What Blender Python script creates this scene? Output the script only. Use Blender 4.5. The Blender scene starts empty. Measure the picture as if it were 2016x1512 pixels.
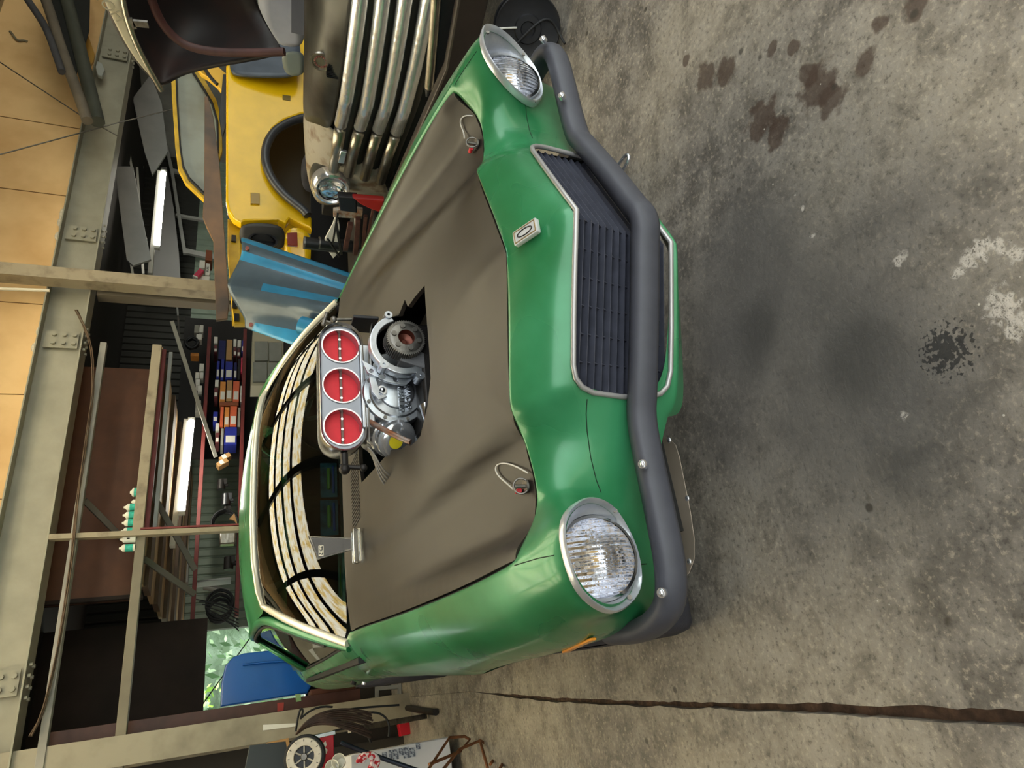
import bpy, bmesh, math, random
from mathutils import Vector, Matrix, noise
from mathutils.geometry import delaunay_2d_cdt
from mathutils.bvhtree import BVHTree
random.seed(7)
SC = bpy.context.scene
COL = SC.collection

# ------------------------------------------------------------------ camera
F, T = 1299.55, Vector((-0.9111, -1.0748, 1.3924))
yaw, pit, roll = (math.radians(a) for a in (25.5046, 23.0197, -2.2965))
_fw = Vector((math.sin(yaw)*math.cos(pit), math.cos(yaw)*math.cos(pit), -math.sin(pit)))
_r = Vector((math.cos(yaw), -math.sin(yaw), 0)); _d = _fw.cross(_r)
RR = math.cos(roll)*_r + math.sin(roll)*_d; DD = -math.sin(roll)*_r + math.cos(roll)*_d
cd = bpy.data.cameras.new('camera'); cam = bpy.data.objects.new('camera', cd); COL.objects.link(cam)
M = Matrix((DD, RR, -_fw)).transposed().to_4x4(); M.translation = T
cam.matrix_world = M
cd.sensor_width = 36; cd.lens = F/2016*36; cd.clip_start = .02; cd.clip_end = 200
SC.camera = cam

# ------------------------------------------------------------------ world, sun, exposure
W = bpy.data.worlds.new('world'); SC.world = W; W.use_nodes = True
wn = W.node_tree; bg = wn.nodes['Background']
tc = wn.nodes.new('ShaderNodeTexCoord'); sep = wn.nodes.new('ShaderNodeSeparateXYZ'); rmp = wn.nodes.new('ShaderNodeValToRGB')
wn.links.new(tc.outputs['Generated'], sep.inputs[0]); wn.links.new(sep.outputs['Z'], rmp.inputs[0]); wn.links.new(rmp.outputs[0], bg.inputs[0])
e = rmp.color_ramp.elements
e[0].position = 0.0; e[0].color = (.46, .52, .46, 1); e[1].position = .5; e[1].color = (.92, .97, 1, 1)
bg.inputs[1].default_value = 2.3
sd = bpy.data.lights.new('sun', 'SUN'); sd.energy = 14; sd.angle = math.radians(3); sd.color = (1, .95, .86)
sun = bpy.data.objects.new('sun', sd); COL.objects.link(sun); sun.rotation_euler = (math.radians(-14), math.radians(10), 0)
SC.view_settings.view_transform = 'Standard'; SC.view_settings.look = 'None'; SC.view_settings.gamma = 1
SC.view_settings.use_curve_mapping = False; SC.view_settings.exposure = 0.72
SC.cycles.use_denoising = True; SC.cycles.max_bounces = 8; SC.cycles.diffuse_bounces = 4
SC.cycles.sample_clamp_indirect = 8

# ------------------------------------------------------------------ ray helpers (a photo point on a real plane of the place)
def ray(x, y): return (756-y)/F*RR + (x-1008)/F*DD + _fw
def onp(x, y, n, c):
    D = ray(x, y); n = Vector(n); return T + D*((c-n.dot(T))/n.dot(D))
def PX(x, y, c): return onp(x, y, (1, 0, 0), c)
def PY(x, y, c): return onp(x, y, (0, 1, 0), c)
def PZ(x, y, c): return onp(x, y, (0, 0, 1), c)
NB = Vector((-.0976, .9952, 0)); UB = Vector((.9952, .0976, 0)); UP = Vector((0, 0, 1))   # building axes
def PB(x, y, c): return onp(x, y, NB, c)
def V(*a): return Vector(a)

# ------------------------------------------------------------------ materials
def lin(c): return tuple(((v/255)/12.92 if v/255 <= .04045 else ((v/255+.055)/1.055)**2.4) for v in c)
MATS = {}
def mat(name, col, rough=.5, metal=0., var=0., vscale=6., bump=0., bscale=40., col2=None, coat=0., emit=None, trans=0., ior=1.45, spec=.5, bdist=.01, vcon=(.35, .65), det=6):
    if name in MATS: return MATS[name]
    m = bpy.data.materials.new(name); m.use_nodes = True; nt = m.node_tree; b = nt.nodes['Principled BSDF']
    c = (*lin(col), 1)
    b.inputs['Base Color'].default_value = c; b.inputs['Roughness'].default_value = rough; b.inputs['Metallic'].default_value = metal
    b.inputs['Coat Weight'].default_value = coat; b.inputs['Coat Roughness'].default_value = .12
    b.inputs['Transmission Weight'].default_value = trans; b.inputs['IOR'].default_value = ior; b.inputs['Specular IOR Level'].default_value = spec
    if emit: b.inputs['Emission Color'].default_value = (*lin(emit[0]), 1); b.inputs['Emission Strength'].default_value = emit[1]
    t = nt.nodes.new('ShaderNodeTexCoord')
    if var or col2:
        n = nt.nodes.new('ShaderNodeTexNoise'); n.inputs['Scale'].default_value = vscale; n.inputs['Detail'].default_value = det
        nt.links.new(t.outputs['Object'], n.inputs['Vector'])
        r = nt.nodes.new('ShaderNodeValToRGB'); nt.links.new(n.outputs['Fac'], r.inputs[0])
        r.color_ramp.elements[0].position = vcon[0]; r.color_ramp.elements[1].position = vcon[1]
        r.color_ramp.elements[0].color = c
        r.color_ramp.elements[1].color = (*lin(col2), 1) if col2 else (*[min(1, k*(1+var)) for k in c[:3]], 1)
        if not col2: r.color_ramp.elements[0].color = (*[k*(1-var) for k in c[:3]], 1)
        nt.links.new(r.outputs[0], b.inputs['Base Color'])
    if bump:
        n2 = nt.nodes.new('ShaderNodeTexNoise'); n2.inputs['Scale'].default_value = bscale; n2.inputs['Detail'].default_value = 4
        nt.links.new(t.outputs['Object'], n2.inputs['Vector'])
        bp = nt.nodes.new('ShaderNodeBump'); bp.inputs['Strength'].default_value = bump; bp.inputs['Distance'].default_value = bdist
        nt.links.new(n2.outputs['Fac'], bp.inputs['Height']); nt.links.new(bp.outputs[0], b.inputs['Normal'])
    MATS[name] = m; return m
GREEN = mat('green_paint', (40, 114, 68), .28, .2, coat=.35, col2=(60, 140, 94), vscale=4, vcon=(.42, .75))
_nt = GREEN.node_tree; _n = _nt.nodes.new('ShaderNodeTexNoise'); _n.inputs['Scale'].default_value = 3.2; _n.inputs['Detail'].default_value = 2; _n.inputs['Distortion'].default_value = .5
_m = _nt.nodes.new('ShaderNodeMapRange'); _m.inputs[1].default_value = .3; _m.inputs[2].default_value = .75; _m.inputs[3].default_value = .24; _m.inputs[4].default_value = .38
_nt.links.new(_nt.nodes['Texture Coordinate'].outputs['Object'], _n.inputs['Vector']); _nt.links.new(_n.outputs['Fac'], _m.inputs[0]); _nt.links.new(_m.outputs[0], _nt.nodes['Principled BSDF'].inputs['Roughness'])
HOOD = mat('satin_brown_paint', (44, 39, 33), .42, 0, col2=(37, 32, 27), vscale=5, bump=.05, bscale=5, spec=.45)
BUMP = mat('grey_bumper_paint', (66, 67, 74), .5, 0, var=.06, vscale=20, bump=.15, bscale=300, bdist=.001)
CHROME = mat('chrome', (224, 226, 230), .14, .85, bump=.03, bscale=20)
TRIM_REFL = mat('trim_reflection_cream', (228, 222, 200), .25, .35)  # cream stands in for the roof lights mirrored in chrome trim
ALU = mat('cast_aluminium', (178, 182, 188), .36, 1, var=.15, vscale=18, bump=.15, bscale=90, bdist=.002)
POL = mat('polished_aluminium', (200, 203, 208), .22, 1, var=.12, vscale=14)
BLK = mat('black_plastic', (26, 26, 29), .42, 0, var=.15, vscale=30)
GRILLE = mat('grille_black', (58, 60, 70), .42, 0, var=.15, vscale=30)
RUB = mat('rubber', (24, 24, 25), .65, 0)
TYRE = mat('tyre_rubber', (52, 52, 60), .7, 0, var=.1, vscale=30, bump=.2, bscale=120)
RED = mat('red_anodised', (206, 44, 54), .45, .0, var=.08, vscale=30)
STEEL = mat('worn_steel', (120, 116, 110), .45, .9, var=.25, vscale=30, bump=.1, bscale=100)
DARKM = mat('dark_metal', (45, 42, 40), .5, .6, var=.2, vscale=20)
COPPER = mat('corroded_pipe', (150, 96, 66), .5, .6, col2=(150, 146, 140), vscale=25)
def glass(name, col, rough=0., ior=1.45):
    m = bpy.data.materials.new(name); m.use_nodes = True; nt = m.node_tree; nt.nodes.clear()
    o = nt.nodes.new('ShaderNodeOutputMaterial'); mx = nt.nodes.new('ShaderNodeMixShader'); fr = nt.nodes.new('ShaderNodeFresnel')
    tr = nt.nodes.new('ShaderNodeBsdfTransparent'); gl = nt.nodes.new('ShaderNodeBsdfGlossy')
    tr.inputs[0].default_value = (*lin(col), 1); gl.inputs['Roughness'].default_value = rough; fr.inputs[0].default_value = ior
    nt.links.new(fr.outputs[0], mx.inputs[0]); nt.links.new(tr.outputs[0], mx.inputs[1]); nt.links.new(gl.outputs[0], mx.inputs[2]); nt.links.new(mx.outputs[0], o.inputs[0])
    MATS[name] = m; return m
WSG = glass('windshield_glass', (150, 178, 168), 0., 1.75)
CLEARG = glass('clear_glass', (225, 232, 232), 0., 1.6)

# ------------------------------------------------------------------ object helpers
def thing(name, label, cat, loc=(0, 0, 0), group=None, kind=None):
    o = bpy.data.objects.new(name, None); COL.objects.link(o); o.location = loc; o.empty_display_size = .1
    tag(o, label, cat, group, kind); return o
def tag(o, label=None, cat=None, group=None, kind=None):
    if label: o['label'] = label
    if cat: o['category'] = cat
    if group: o['group'] = group
    if kind: o['kind'] = kind
    return o
def wloc(o):
    l = Vector(o.location)
    return l if o.parent is None else l + wloc(o.parent)
def link(name, me, m, parent=None, smooth=True, label=None, auto=None):
    lo = Vector((1e9,)*3); hi = -lo
    for v in me.vertices:
        for i in range(3): lo[i] = min(lo[i], v.co[i]); hi[i] = max(hi[i], v.co[i])
    b = Vector(((lo[0]+hi[0])/2, (lo[1]+hi[1])/2, lo[2]))
    me.transform(Matrix.Translation(-b))
    if not me.materials: me.materials.append(m)
    if smooth:
        for p in me.polygons: p.use_smooth = True
        if auto is not None: me.set_sharp_from_angle(angle=math.radians(auto))
    o = bpy.data.objects.new(name, me); COL.objects.link(o)
    if parent is not None: o.parent = parent; o.location = b - wloc(parent)
    else: o.location = b
    if label: o['label'] = label
    return o
def mesh(name, vs, fs, m, parent=None, smooth=True, auto=35, sub=0, solid=0, mirror=False, label=None, off=-1, bev=0):
    me = bpy.data.meshes.new(name); me.from_pydata([tuple(v) for v in vs], [], fs)
    bm = bmesh.new(); bm.from_mesh(me)
    if mirror:
        g = bmesh.ops.duplicate(bm, geom=bm.verts[:]+bm.edges[:]+bm.faces[:])['geom']
        nf = [x for x in g if isinstance(x, bmesh.types.BMFace)]
        for v in [x for x in g if isinstance(x, bmesh.types.BMVert)]: v.co.x *= -1
        bmesh.ops.reverse_faces(bm, faces=nf); bmesh.ops.remove_doubles(bm, verts=bm.verts, dist=.0006)
    bmesh.ops.recalc_face_normals(bm, faces=bm.faces[:])
    bm.to_mesh(me); bm.free()
    o = link(name, me, m, parent, smooth, label, auto if not sub else None)
    if sub: s = o.modifiers.new('sub', 'SUBSURF'); s.levels = s.render_levels = sub
    if solid: s = o.modifiers.new('solid', 'SOLIDIFY'); s.thickness = solid; s.offset = off
    if bev: s = o.modifiers.new('bev', 'BEVEL'); s.width = bev; s.segments = 2; s.limit_method = 'ANGLE'
    return o
def axes(d, up=None):
    d = Vector(d).normalized(); u = Vector(up) if up else (Vector((0, 0, 1)) if abs(d.z) < .95 else Vector((1, 0, 0)))
    x = u.cross(d).normalized(); y = d.cross(x)
    return Matrix((x, y, d)).transposed().to_4x4()      # local z = d, local y ~ up
def frame(o, x, y, z):
    m = Matrix((Vector(x).normalized(), Vector(y).normalized(), Vector(z).normalized())).transposed().to_4x4(); m.translation = Vector(o); return m
def bm_box(bm, c, s, R=None):
    r = bmesh.ops.create_cube(bm, size=1)['verts']
    mm = Matrix.Translation(Vector(c)) @ (R.to_4x4() if R else Matrix()) @ Matrix.Diagonal((*s, 1))
    bmesh.ops.transform(bm, matrix=mm, verts=r); return r
def bm_cyl(bm, p0, p1, r0, r1=None, n=16, caps=True):
    p0 = Vector(p0); p1 = Vector(p1); L = (p1-p0).length
    r = bmesh.ops.create_cone(bm, cap_ends=caps, segments=n, radius1=r0, radius2=r0 if r1 is None else r1, depth=L)['verts']
    mm = axes(p1-p0); mm.translation = (p0+p1)/2; bmesh.ops.transform(bm, matrix=mm, verts=r); return r
def bm_bar(bm, p0, p1, w, h, up=(0, 0, 1)):
    p0 = Vector(p0); p1 = Vector(p1); mm = axes(p1-p0, up); mm.translation = (p0+p1)/2
    r = bmesh.ops.create_cube(bm, size=1)['verts']; bmesh.ops.transform(bm, matrix=mm @ Matrix.Diagonal((w, h, (p1-p0).length, 1)), verts=r)
def bm_sph(bm, c, r, s=(1, 1, 1), n=12):
    v = bmesh.ops.create_uvsphere(bm, u_segments=n*2, v_segments=n, radius=r)['verts']
    bmesh.ops.transform(bm, matrix=Matrix.Translation(Vector(c)) @ Matrix.Diagonal((*s, 1)), verts=v); return v
def fin(name, bm, m, parent=None, smooth=True, auto=35, bev=0, label=None):
    me = bpy.data.meshes.new(name); bm.to_mesh(me); bm.free()
    o = link(name, me, m, parent, smooth, label, auto)
    if bev: s = o.modifiers.new('bev', 'BEVEL'); s.width = bev; s.segments = 2; s.limit_method = 'ANGLE'
    return o
def box(name, c, s, m, parent=None, R=None, bev=.003, label=None):
    bm = bmesh.new(); bm_box(bm, c, s, R); return fin(name, bm, m, parent, bev=bev, label=label)
def cyl(name, p0, p1, r, m, parent=None, r1=None, n=24, label=None, bev=0):
    bm = bmesh.new(); bm_cyl(bm, p0, p1, r, r1, n); return fin(name, bm, m, parent, label=label, bev=bev)
def bar(name, p0, p1, w, h, m, parent=None, up=(0, 0, 1), bev=.002, label=None):
    bm = bmesh.new(); bm_bar(bm, p0, p1, w, h, up); return fin(name, bm, m, parent, bev=bev, label=label)
def curve_mesh(cu):
    ob = bpy.data.objects.new('tmp', cu); COL.objects.link(ob)
    dg = bpy.context.evaluated_depsgraph_get(); me = bpy.data.meshes.new_from_object(ob.evaluated_get(dg)); bpy.data.objects.remove(ob); return me
def tube_me(pts, r, closed=False, res=4, smooth=True, splines=None):
    cu = bpy.data.curves.new('c', 'CURVE'); cu.dimensions = '3D'; cu.bevel_depth = r; cu.bevel_resolution = 3; cu.use_fill_caps = True; cu.resolution_u = res
    for P in (splines or [pts]):
        sp = cu.splines.new('NURBS' if smooth else 'POLY'); sp.points.add(len(P)-1)
        for i, p in enumerate(P): sp.points[i].co = (*p, 1)
        if smooth: sp.order_u = min(4, len(P)); sp.use_endpoint_u = not closed
        sp.use_cyclic_u = closed
    return curve_mesh(cu)
def tube(name, pts, r, m, parent=None, closed=False, smooth=True, splines=None, label=None, res=4):
    return link(name, tube_me(pts, r, closed, res, smooth, splines), m, parent, True, label, 50)
def plate_me(outer, holes, th, mtx, bevel=0):
    cu = bpy.data.curves.new('c', 'CURVE'); cu.dimensions = '2D'; cu.fill_mode = 'BOTH'; cu.extrude = th/2; cu.bevel_depth = bevel; cu.bevel_resolution = 1
    for P in [outer]+list(holes):
        sp = cu.splines.new('POLY'); sp.points.add(len(P)-1); sp.use_cyclic_u = True
        for i, p in enumerate(P): sp.points[i].co = (p[0], p[1], 0, 1)
    me = curve_mesh(cu); me.transform(mtx); return me
def plate(name, outer, holes, th, mtx, m, parent=None, bevel=0, label=None):
    return link(name, plate_me(outer, holes, th, mtx, bevel), m, parent, True, label, 30)
def circ(cx, cy, r, n=32, ry=None): return [(cx+r*math.cos(2*math.pi*i/n), cy+(ry or r)*math.sin(2*math.pi*i/n)) for i in range(n)]
def stadium(w, h, n=12):
    a = w/2-h/2; P = []
    for i in range(n+1): t = -math.pi/2+math.pi*i/n; P.append((a+h/2*math.cos(t), h/2*math.sin(t)))
    for i in range(n+1): t = math.pi/2+math.pi*i/n; P.append((-a+h/2*math.cos(t), h/2*math.sin(t)))
    return P
def rrect(w, h, r, n=5, cx=0, cy=0):
    P = []
    for sx, sy, a0 in ((1, 1, 0), (-1, 1, 90), (-1, -1, 180), (1, -1, 270)):
        for i in range(n+1):
            t = math.radians(a0+90*i/n); P.append((cx+sx*(w/2-r)+r*math.cos(t), cy+sy*(h/2-r)+r*math.sin(t)))
    return P
def lathe(name, prof, mtx, m, parent=None, n=40, label=None, auto=40):
    vs = []; fs = []
    for i in range(n):
        a = 2*math.pi*i/n
        for r, z in prof: vs.append(mtx @ Vector((r*math.cos(a), r*math.sin(a), z)))
    k = len(prof)
    for i in range(n):
        for j in range(k-1):
            a, b = i*k+j, ((i+1) % n)*k+j; fs.append((a, b, b+1, a+1))
    me = bpy.data.meshes.new(name); me.from_pydata([tuple(v) for v in vs], [], fs)
    bm = bmesh.new(); bm.from_mesh(me); bmesh.ops.remove_doubles(bm, verts=bm.verts, dist=1e-5)
    bmesh.ops.recalc_face_normals(bm, faces=bm.faces[:]); bm.to_mesh(me); bm.free()
    return link(name, me, m, parent, True, label, auto)
def text(name, s, size, mtx, m, parent=None, ext=.0008, label=None, sx=1.):
    cu = bpy.data.curves.new('t', 'FONT'); cu.body = s; cu.size = size; cu.extrude = ext; cu.align_x = 'CENTER'; cu.align_y = 'CENTER'
    me = curve_mesh(cu); me.transform(mtx @ Matrix.Diagonal((sx, 1, 1, 1))); return link(name, me, m, parent, False, label)
def loft(name, rings, m, parent=None, closed=True, cap=True, auto=40, sub=0, label=None):
    k = len(rings[0]); vs = [v for r in rings for v in r]; fs = []
    for i in range(len(rings)-1):
        for j in range(k if closed else k-1):
            a = i*k+j; b = i*k+(j+1) % k; fs.append((a, b, b+k, a+k))
    if cap: fs.append(tuple(range(k))[::-1]); fs.append(tuple((len(rings)-1)*k+j for j in range(k)))
    return mesh(name, vs, fs, m, parent, auto=auto, sub=sub, label=label)
def lerp(a, b, t): return a+(b-a)*t
def interp(tab, t):
    if t <= tab[0][0]: return tab[0][1]
    for (a, u), (b, v) in zip(tab, tab[1:]):
        if t <= b:
            s = (t-a)/(b-a); s = s*s*(3-2*s)*.35+s*.65; return u+(v-u)*s
    return tab[-1][1]
def sstep(a, b, x): t = max(0, min(1, (x-a)/(b-a))); return t*t*(3-2*t)
# ================================================================== ROOM
def nmath(nt, op, a, b=None, clamp=False):
    n = nt.nodes.new('ShaderNodeMath'); n.operation = op; n.use_clamp = clamp
    for i, v in enumerate((a, b)):
        if v is None: continue
        if isinstance(v, (int, float)): n.inputs[i].default_value = v
        else: nt.links.new(v, n.inputs[i])
    return n.outputs[0]
def nnoise(nt, vec, sc, det=6, dist=0., rough=.5):
    n = nt.nodes.new('ShaderNodeTexNoise'); n.inputs['Scale'].default_value = sc; n.inputs['Detail'].default_value = det; n.inputs['Distortion'].default_value = dist; n.inputs['Roughness'].default_value = rough
    nt.links.new(vec, n.inputs['Vector']); return n.outputs['Fac']
def nramp(nt, v, a, b):
    n = nt.nodes.new('ShaderNodeMapRange'); n.interpolation_type = 'SMOOTHSTEP'; n.inputs[1].default_value = a; n.inputs[2].default_value = b; nt.links.new(v, n.inputs[0]); return n.outputs[0]
def nmix(nt, f, a, b):
    n = nt.nodes.new('ShaderNodeMix'); n.data_type = 'RGBA'
    if isinstance(f, (int, float)): n.inputs[0].default_value = f
    else: nt.links.new(f, n.inputs[0])
    for i, v in ((6, a), (7, b)):
        if isinstance(v, tuple): n.inputs[i].default_value = (*lin(v), 1)
        else: nt.links.new(v, n.inputs[i])
    return n.outputs[2]
def concrete():
    m = bpy.data.materials.new('stained_concrete'); m.use_nodes = True; nt = m.node_tree; b = nt.nodes['Principled BSDF']
    g = nt.nodes.new('ShaderNodeNewGeometry').outputs['Position']
    def blob(x, y, r, wob=.5, soft=.5, nz=14):
        s_ = nt.nodes.new('ShaderNodeVectorMath'); s_.operation = 'DISTANCE'; nt.links.new(g, s_.inputs[0]); s_.inputs[1].default_value = (x, y, 0)
        d = nmath(nt, 'DIVIDE', s_.outputs['Value'], r); d = nmath(nt, 'ADD', d, nmath(nt, 'MULTIPLY', nmath(nt, 'SUBTRACT', nnoise(nt, g, nz, 5), .5), wob*4))
        return nramp(nt, d, 1.0, 1.0-soft)
    n1 = nnoise(nt, g, 1.6, 8, .4); n2 = nnoise(nt, g, 9, 10, .3, .65); n3 = nnoise(nt, g, 60, 8, 0, .7)
    c = nmix(nt, nramp(nt, n1, .36, .64), (112, 105, 96), (156, 146, 128))
    c = nmix(nt, nmath(nt, 'MULTIPLY', nramp(nt, n2, .42, .68), .55), c, (172, 163, 147))
    c = nmix(nt, nmath(nt, 'MULTIPLY', nramp(nt, n2, .52, .30), .6), c, (84, 78, 68))
    c = nmix(nt, nmath(nt, 'MULTIPLY', nramp(nt, n3, .52, .66), .55), c, (200, 186, 160))
    c = nmix(nt, nmath(nt, 'MULTIPLY', nramp(nt, n3, .47, .34), .6), c, (64, 59, 52))
    # greyer, darker patches in front of the car
    for (x, y, r, a) in ((-.15, .05, .62, .75), (-.5, .0, .5, .5), (.05, .25, .4, .5)):
        c = nmix(nt, nmath(nt, 'MULTIPLY', blob(x, y, r, .25, .7, 3), a), c, (104, 100, 94))
    for (x, y, r, a) in ((-.34, -.08, .16, .5), (-.12, .18, .14, .5), (-.62, -.1, .12, .35)):
        c = nmix(nt, nmath(nt, 'MULTIPLY', blob(x, y, r, .3, .8, 5), a), c, (70, 68, 64))
    # oil stains
    for px, py, r in ((1500, 235, .055), (1530, 260, .04), (1610, 170, .055), (1640, 195, .04), (1590, 150, .03), (1520, 95, .02), (1430, 140, .04), (1390, 150, .045), (1350, 120, .018), (1700, 125, .028), (1800, 15, .03), (1730, 50, .02), (1560, 95, .02)):
        p = PZ(px, py, 0); c = nmix(nt, nmath(nt, 'MULTIPLY', blob(p.x, p.y, r*1.25, .45, .35, 22), .8), c, (80, 62, 50))
    p = PZ(1862, 690, 0); c = nmix(nt, nmath(nt, 'MULTIPLY', blob(p.x, p.y, .05, 1.1, .3, 90), .85), c, (44, 44, 44))
    # dark drips
    vo = nt.nodes.new('ShaderNodeTexVoronoi'); vo.inputs['Scale'].default_value = 9; nt.links.new(g, vo.inputs['Vector'])
    c = nmix(nt, nmath(nt, 'MULTIPLY', nmath(nt, 'MULTIPLY', nramp(nt, vo.outputs['Distance'], .13, .06), nramp(nt, nnoise(nt, g, 4, 2), .5, .56)), .8), c, (66, 60, 50))
    # white paint spill and flecks
    for px, py, r in ((1910, 510, .022), (1935, 490, .02), (1965, 485, .016), (2000, 500, .018), (1885, 535, .012), (1970, 600, .030), (2000, 640, .03), (1770, 510, .016), (1600, 465, .007), (1580, 410, .006), (1780, 820, .010), (1990, 590, .012)):
        p = PZ(px, py, 0); c = nmix(nt, nmath(nt, 'MULTIPLY', nmath(nt, 'MULTIPLY', blob(p.x, p.y, r*1.3, .8, .5, 60), nramp(nt, nnoise(nt, g, 120, 6, 0, .75), .38, .54)), .85), c, (214, 204, 188))
    vf = nt.nodes.new('ShaderNodeTexVoronoi'); vf.inputs['Scale'].default_value = 26; nt.links.new(g, vf.inputs['Vector'])
    c = nmix(nt, nmath(nt, 'MULTIPLY', nmath(nt, 'MULTIPLY', nramp(nt, vf.outputs['Distance'], .085, .05), nramp(nt, nnoise(nt, g, 7, 3), .60, .64)), .85), c, (222, 214, 196))
    dk = nt.nodes.new('ShaderNodeHueSaturation'); dk.inputs['Value'].default_value = .86; dk.inputs['Saturation'].default_value = .92; nt.links.new(c, dk.inputs['Color']); c = dk.outputs[0]
    nt.links.new(c, b.inputs['Base Color'])
    nt.links.new(nmath(nt, 'ADD', nmath(nt, 'MULTIPLY', n2, .35), .32), b.inputs['Roughness']); b.inputs['Specular IOR Level'].default_value = .4
    bp = nt.nodes.new('ShaderNodeBump'); bp.inputs['Strength'].default_value = .35; bp.inputs['Distance'].default_value = .01; nt.links.new(n3, bp.inputs['Height']); nt.links.new(bp.outputs[0], b.inputs['Normal'])
    return m
CONC = concrete()
def slab(name, P, z=0):
    bm = bmesh.new(); top = [bm.verts.new((x, y, z)) for x, y in P]; bot = [bm.verts.new((x, y, z-.12)) for x, y in P]; n = len(P)
    bm.faces.new(top); bm.faces.new(bot[::-1])
    for i in range(n): j = (i+1) % n; bm.faces.new((top[j], top[i], bot[i], bot[j]))
    bmesh.ops.recalc_face_normals(bm, faces=bm.faces[:])
    return tag(fin(name, bm, CONC, smooth=False), 'stained worn concrete floor slab', 'floor', kind='structure')
crk = [(-1.15, -3.2), (-1.128, -.6), (-1.118, -.137), (-1.10, .30), (-1.092, .60), (-1.075, 1.2), (-1.052, 1.9), (-1.02, 2.5), (-.985, 3.1)]
cr2 = []
for (a, b_), (c_, d_) in zip(crk, crk[1:]):
    n = max(2, int((d_-b_)/.03))
    for i in range(n): cr2.append((lerp(a, c_, i/n), lerp(b_, d_, i/n)))
cr2.append(crk[-1])
def wob(p, s_, k): return (p[0]+s_*(.009+.005*(1-sstep(-.1, .9, p[1]))+.006*noise.noise(Vector((p[1]*7, k, 0)))+.004*noise.noise(Vector((p[1]*35, k, 3)))), p[1])
taper = lambda p: 1-sstep(2.2, 3.1, p[1])*.9
Rg = [wob(p, taper(p), 1) for p in cr2]; Lf = [wob(p, -taper(p), 7) for p in cr2]
slab('floor', Rg+[(-.984, 9), (12, 9), (12, -3.2)]); slab('floor', [(-6, -3.2)]+Lf+[(-.986, 9), (-6, 9)])
bm = bmesh.new(); bm_box(bm, (-1.05, 1, -.075), (.3, 9, .09)); tag(fin('floor', bm, mat('joint_dirt', (70, 52, 40), .9, var=.5, vscale=30, bump=.6, bscale=60), smooth=False), 'dirt filled joint running along the concrete floor', 'floor', kind='structure')
bm = bmesh.new(); bm_box(bm, (2, -13, -.10), (40, 19.6, .1)); tag(fin('floor', bm, mat('outside_ground', (128, 124, 116), .8, var=.2, vscale=3), smooth=False), 'pale paved yard outside the open front', 'floor', kind='structure')

def bpt(u, d, z): return UB*u+NB*d+UP*z        # building coordinates
def bbox_(name, u0, u1, d0, d1, z0, z1, m, **k):
    R = Matrix((UB, NB, UP)).transposed()
    return box(name, bpt((u0+u1)/2, (d0+d1)/2, (z0+z1)/2), (abs(u1-u0), abs(d1-d0), abs(z1-z0)), m, R=R, **k)
PAINT = mat('grey_green_steel_paint', (146, 142, 126), .5, 0, var=.10, vscale=5, bump=.08, bscale=40)
POSTM = mat('tan_post_paint', (150, 138, 116), .6, 0, col2=(118, 106, 88), vscale=9, vcon=(.5, .72), bump=.2, bscale=30)
TAN = mat('tan_board', (232, 194, 138), .75, 0, col2=(208, 166, 110), vscale=2.2, vcon=(.4, .75), bump=.15, bscale=12)
RBR = mat('red_brown_board', (98, 60, 36), .6, 0, var=.15, vscale=6)
DKP = mat('dark_brown_panel', (46, 34, 28), .8, 0, var=.3, vscale=3)
SID = mat('green_grey_siding', (120, 134, 120), .5, 0, var=.1, vscale=4)
GREYW = mat('grey_board', (150, 150, 146), .7, 0, var=.15, vscale=4)
REDP = mat('red_oxide_paint', (110, 42, 38), .55, 0, var=.15, vscale=12)
ROOFM = mat('roof_underside', (150, 136, 110), .8, var=.1, vscale=2)
def S_(o, label, cat): return tag(o, label, cat, kind='structure')

# gable boarding above the beam
S_(bbox_('wall_upper', -3.2, 9, 4.84, 4.88, 2.93, 4.2, TAN, bev=0), 'tan boarded upper wall above the steel beam', 'wall')
bm = bmesh.new()
for px in ((0, 229), (0, 370), (0, 594), (0, 776), (0, 983)):
    p = PB(px[0], px[1], 4.84); u = p.dot(UB); bm_bar(bm, bpt(u, 4.837, 2.9), bpt(u, 4.837, 4.2), .006, .006, up=NB)
S_(fin('trim_1', bm, mat('board_joint', (120, 88, 50), .9), smooth=False), 'dark joints between the tan boards', 'trim')
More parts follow.
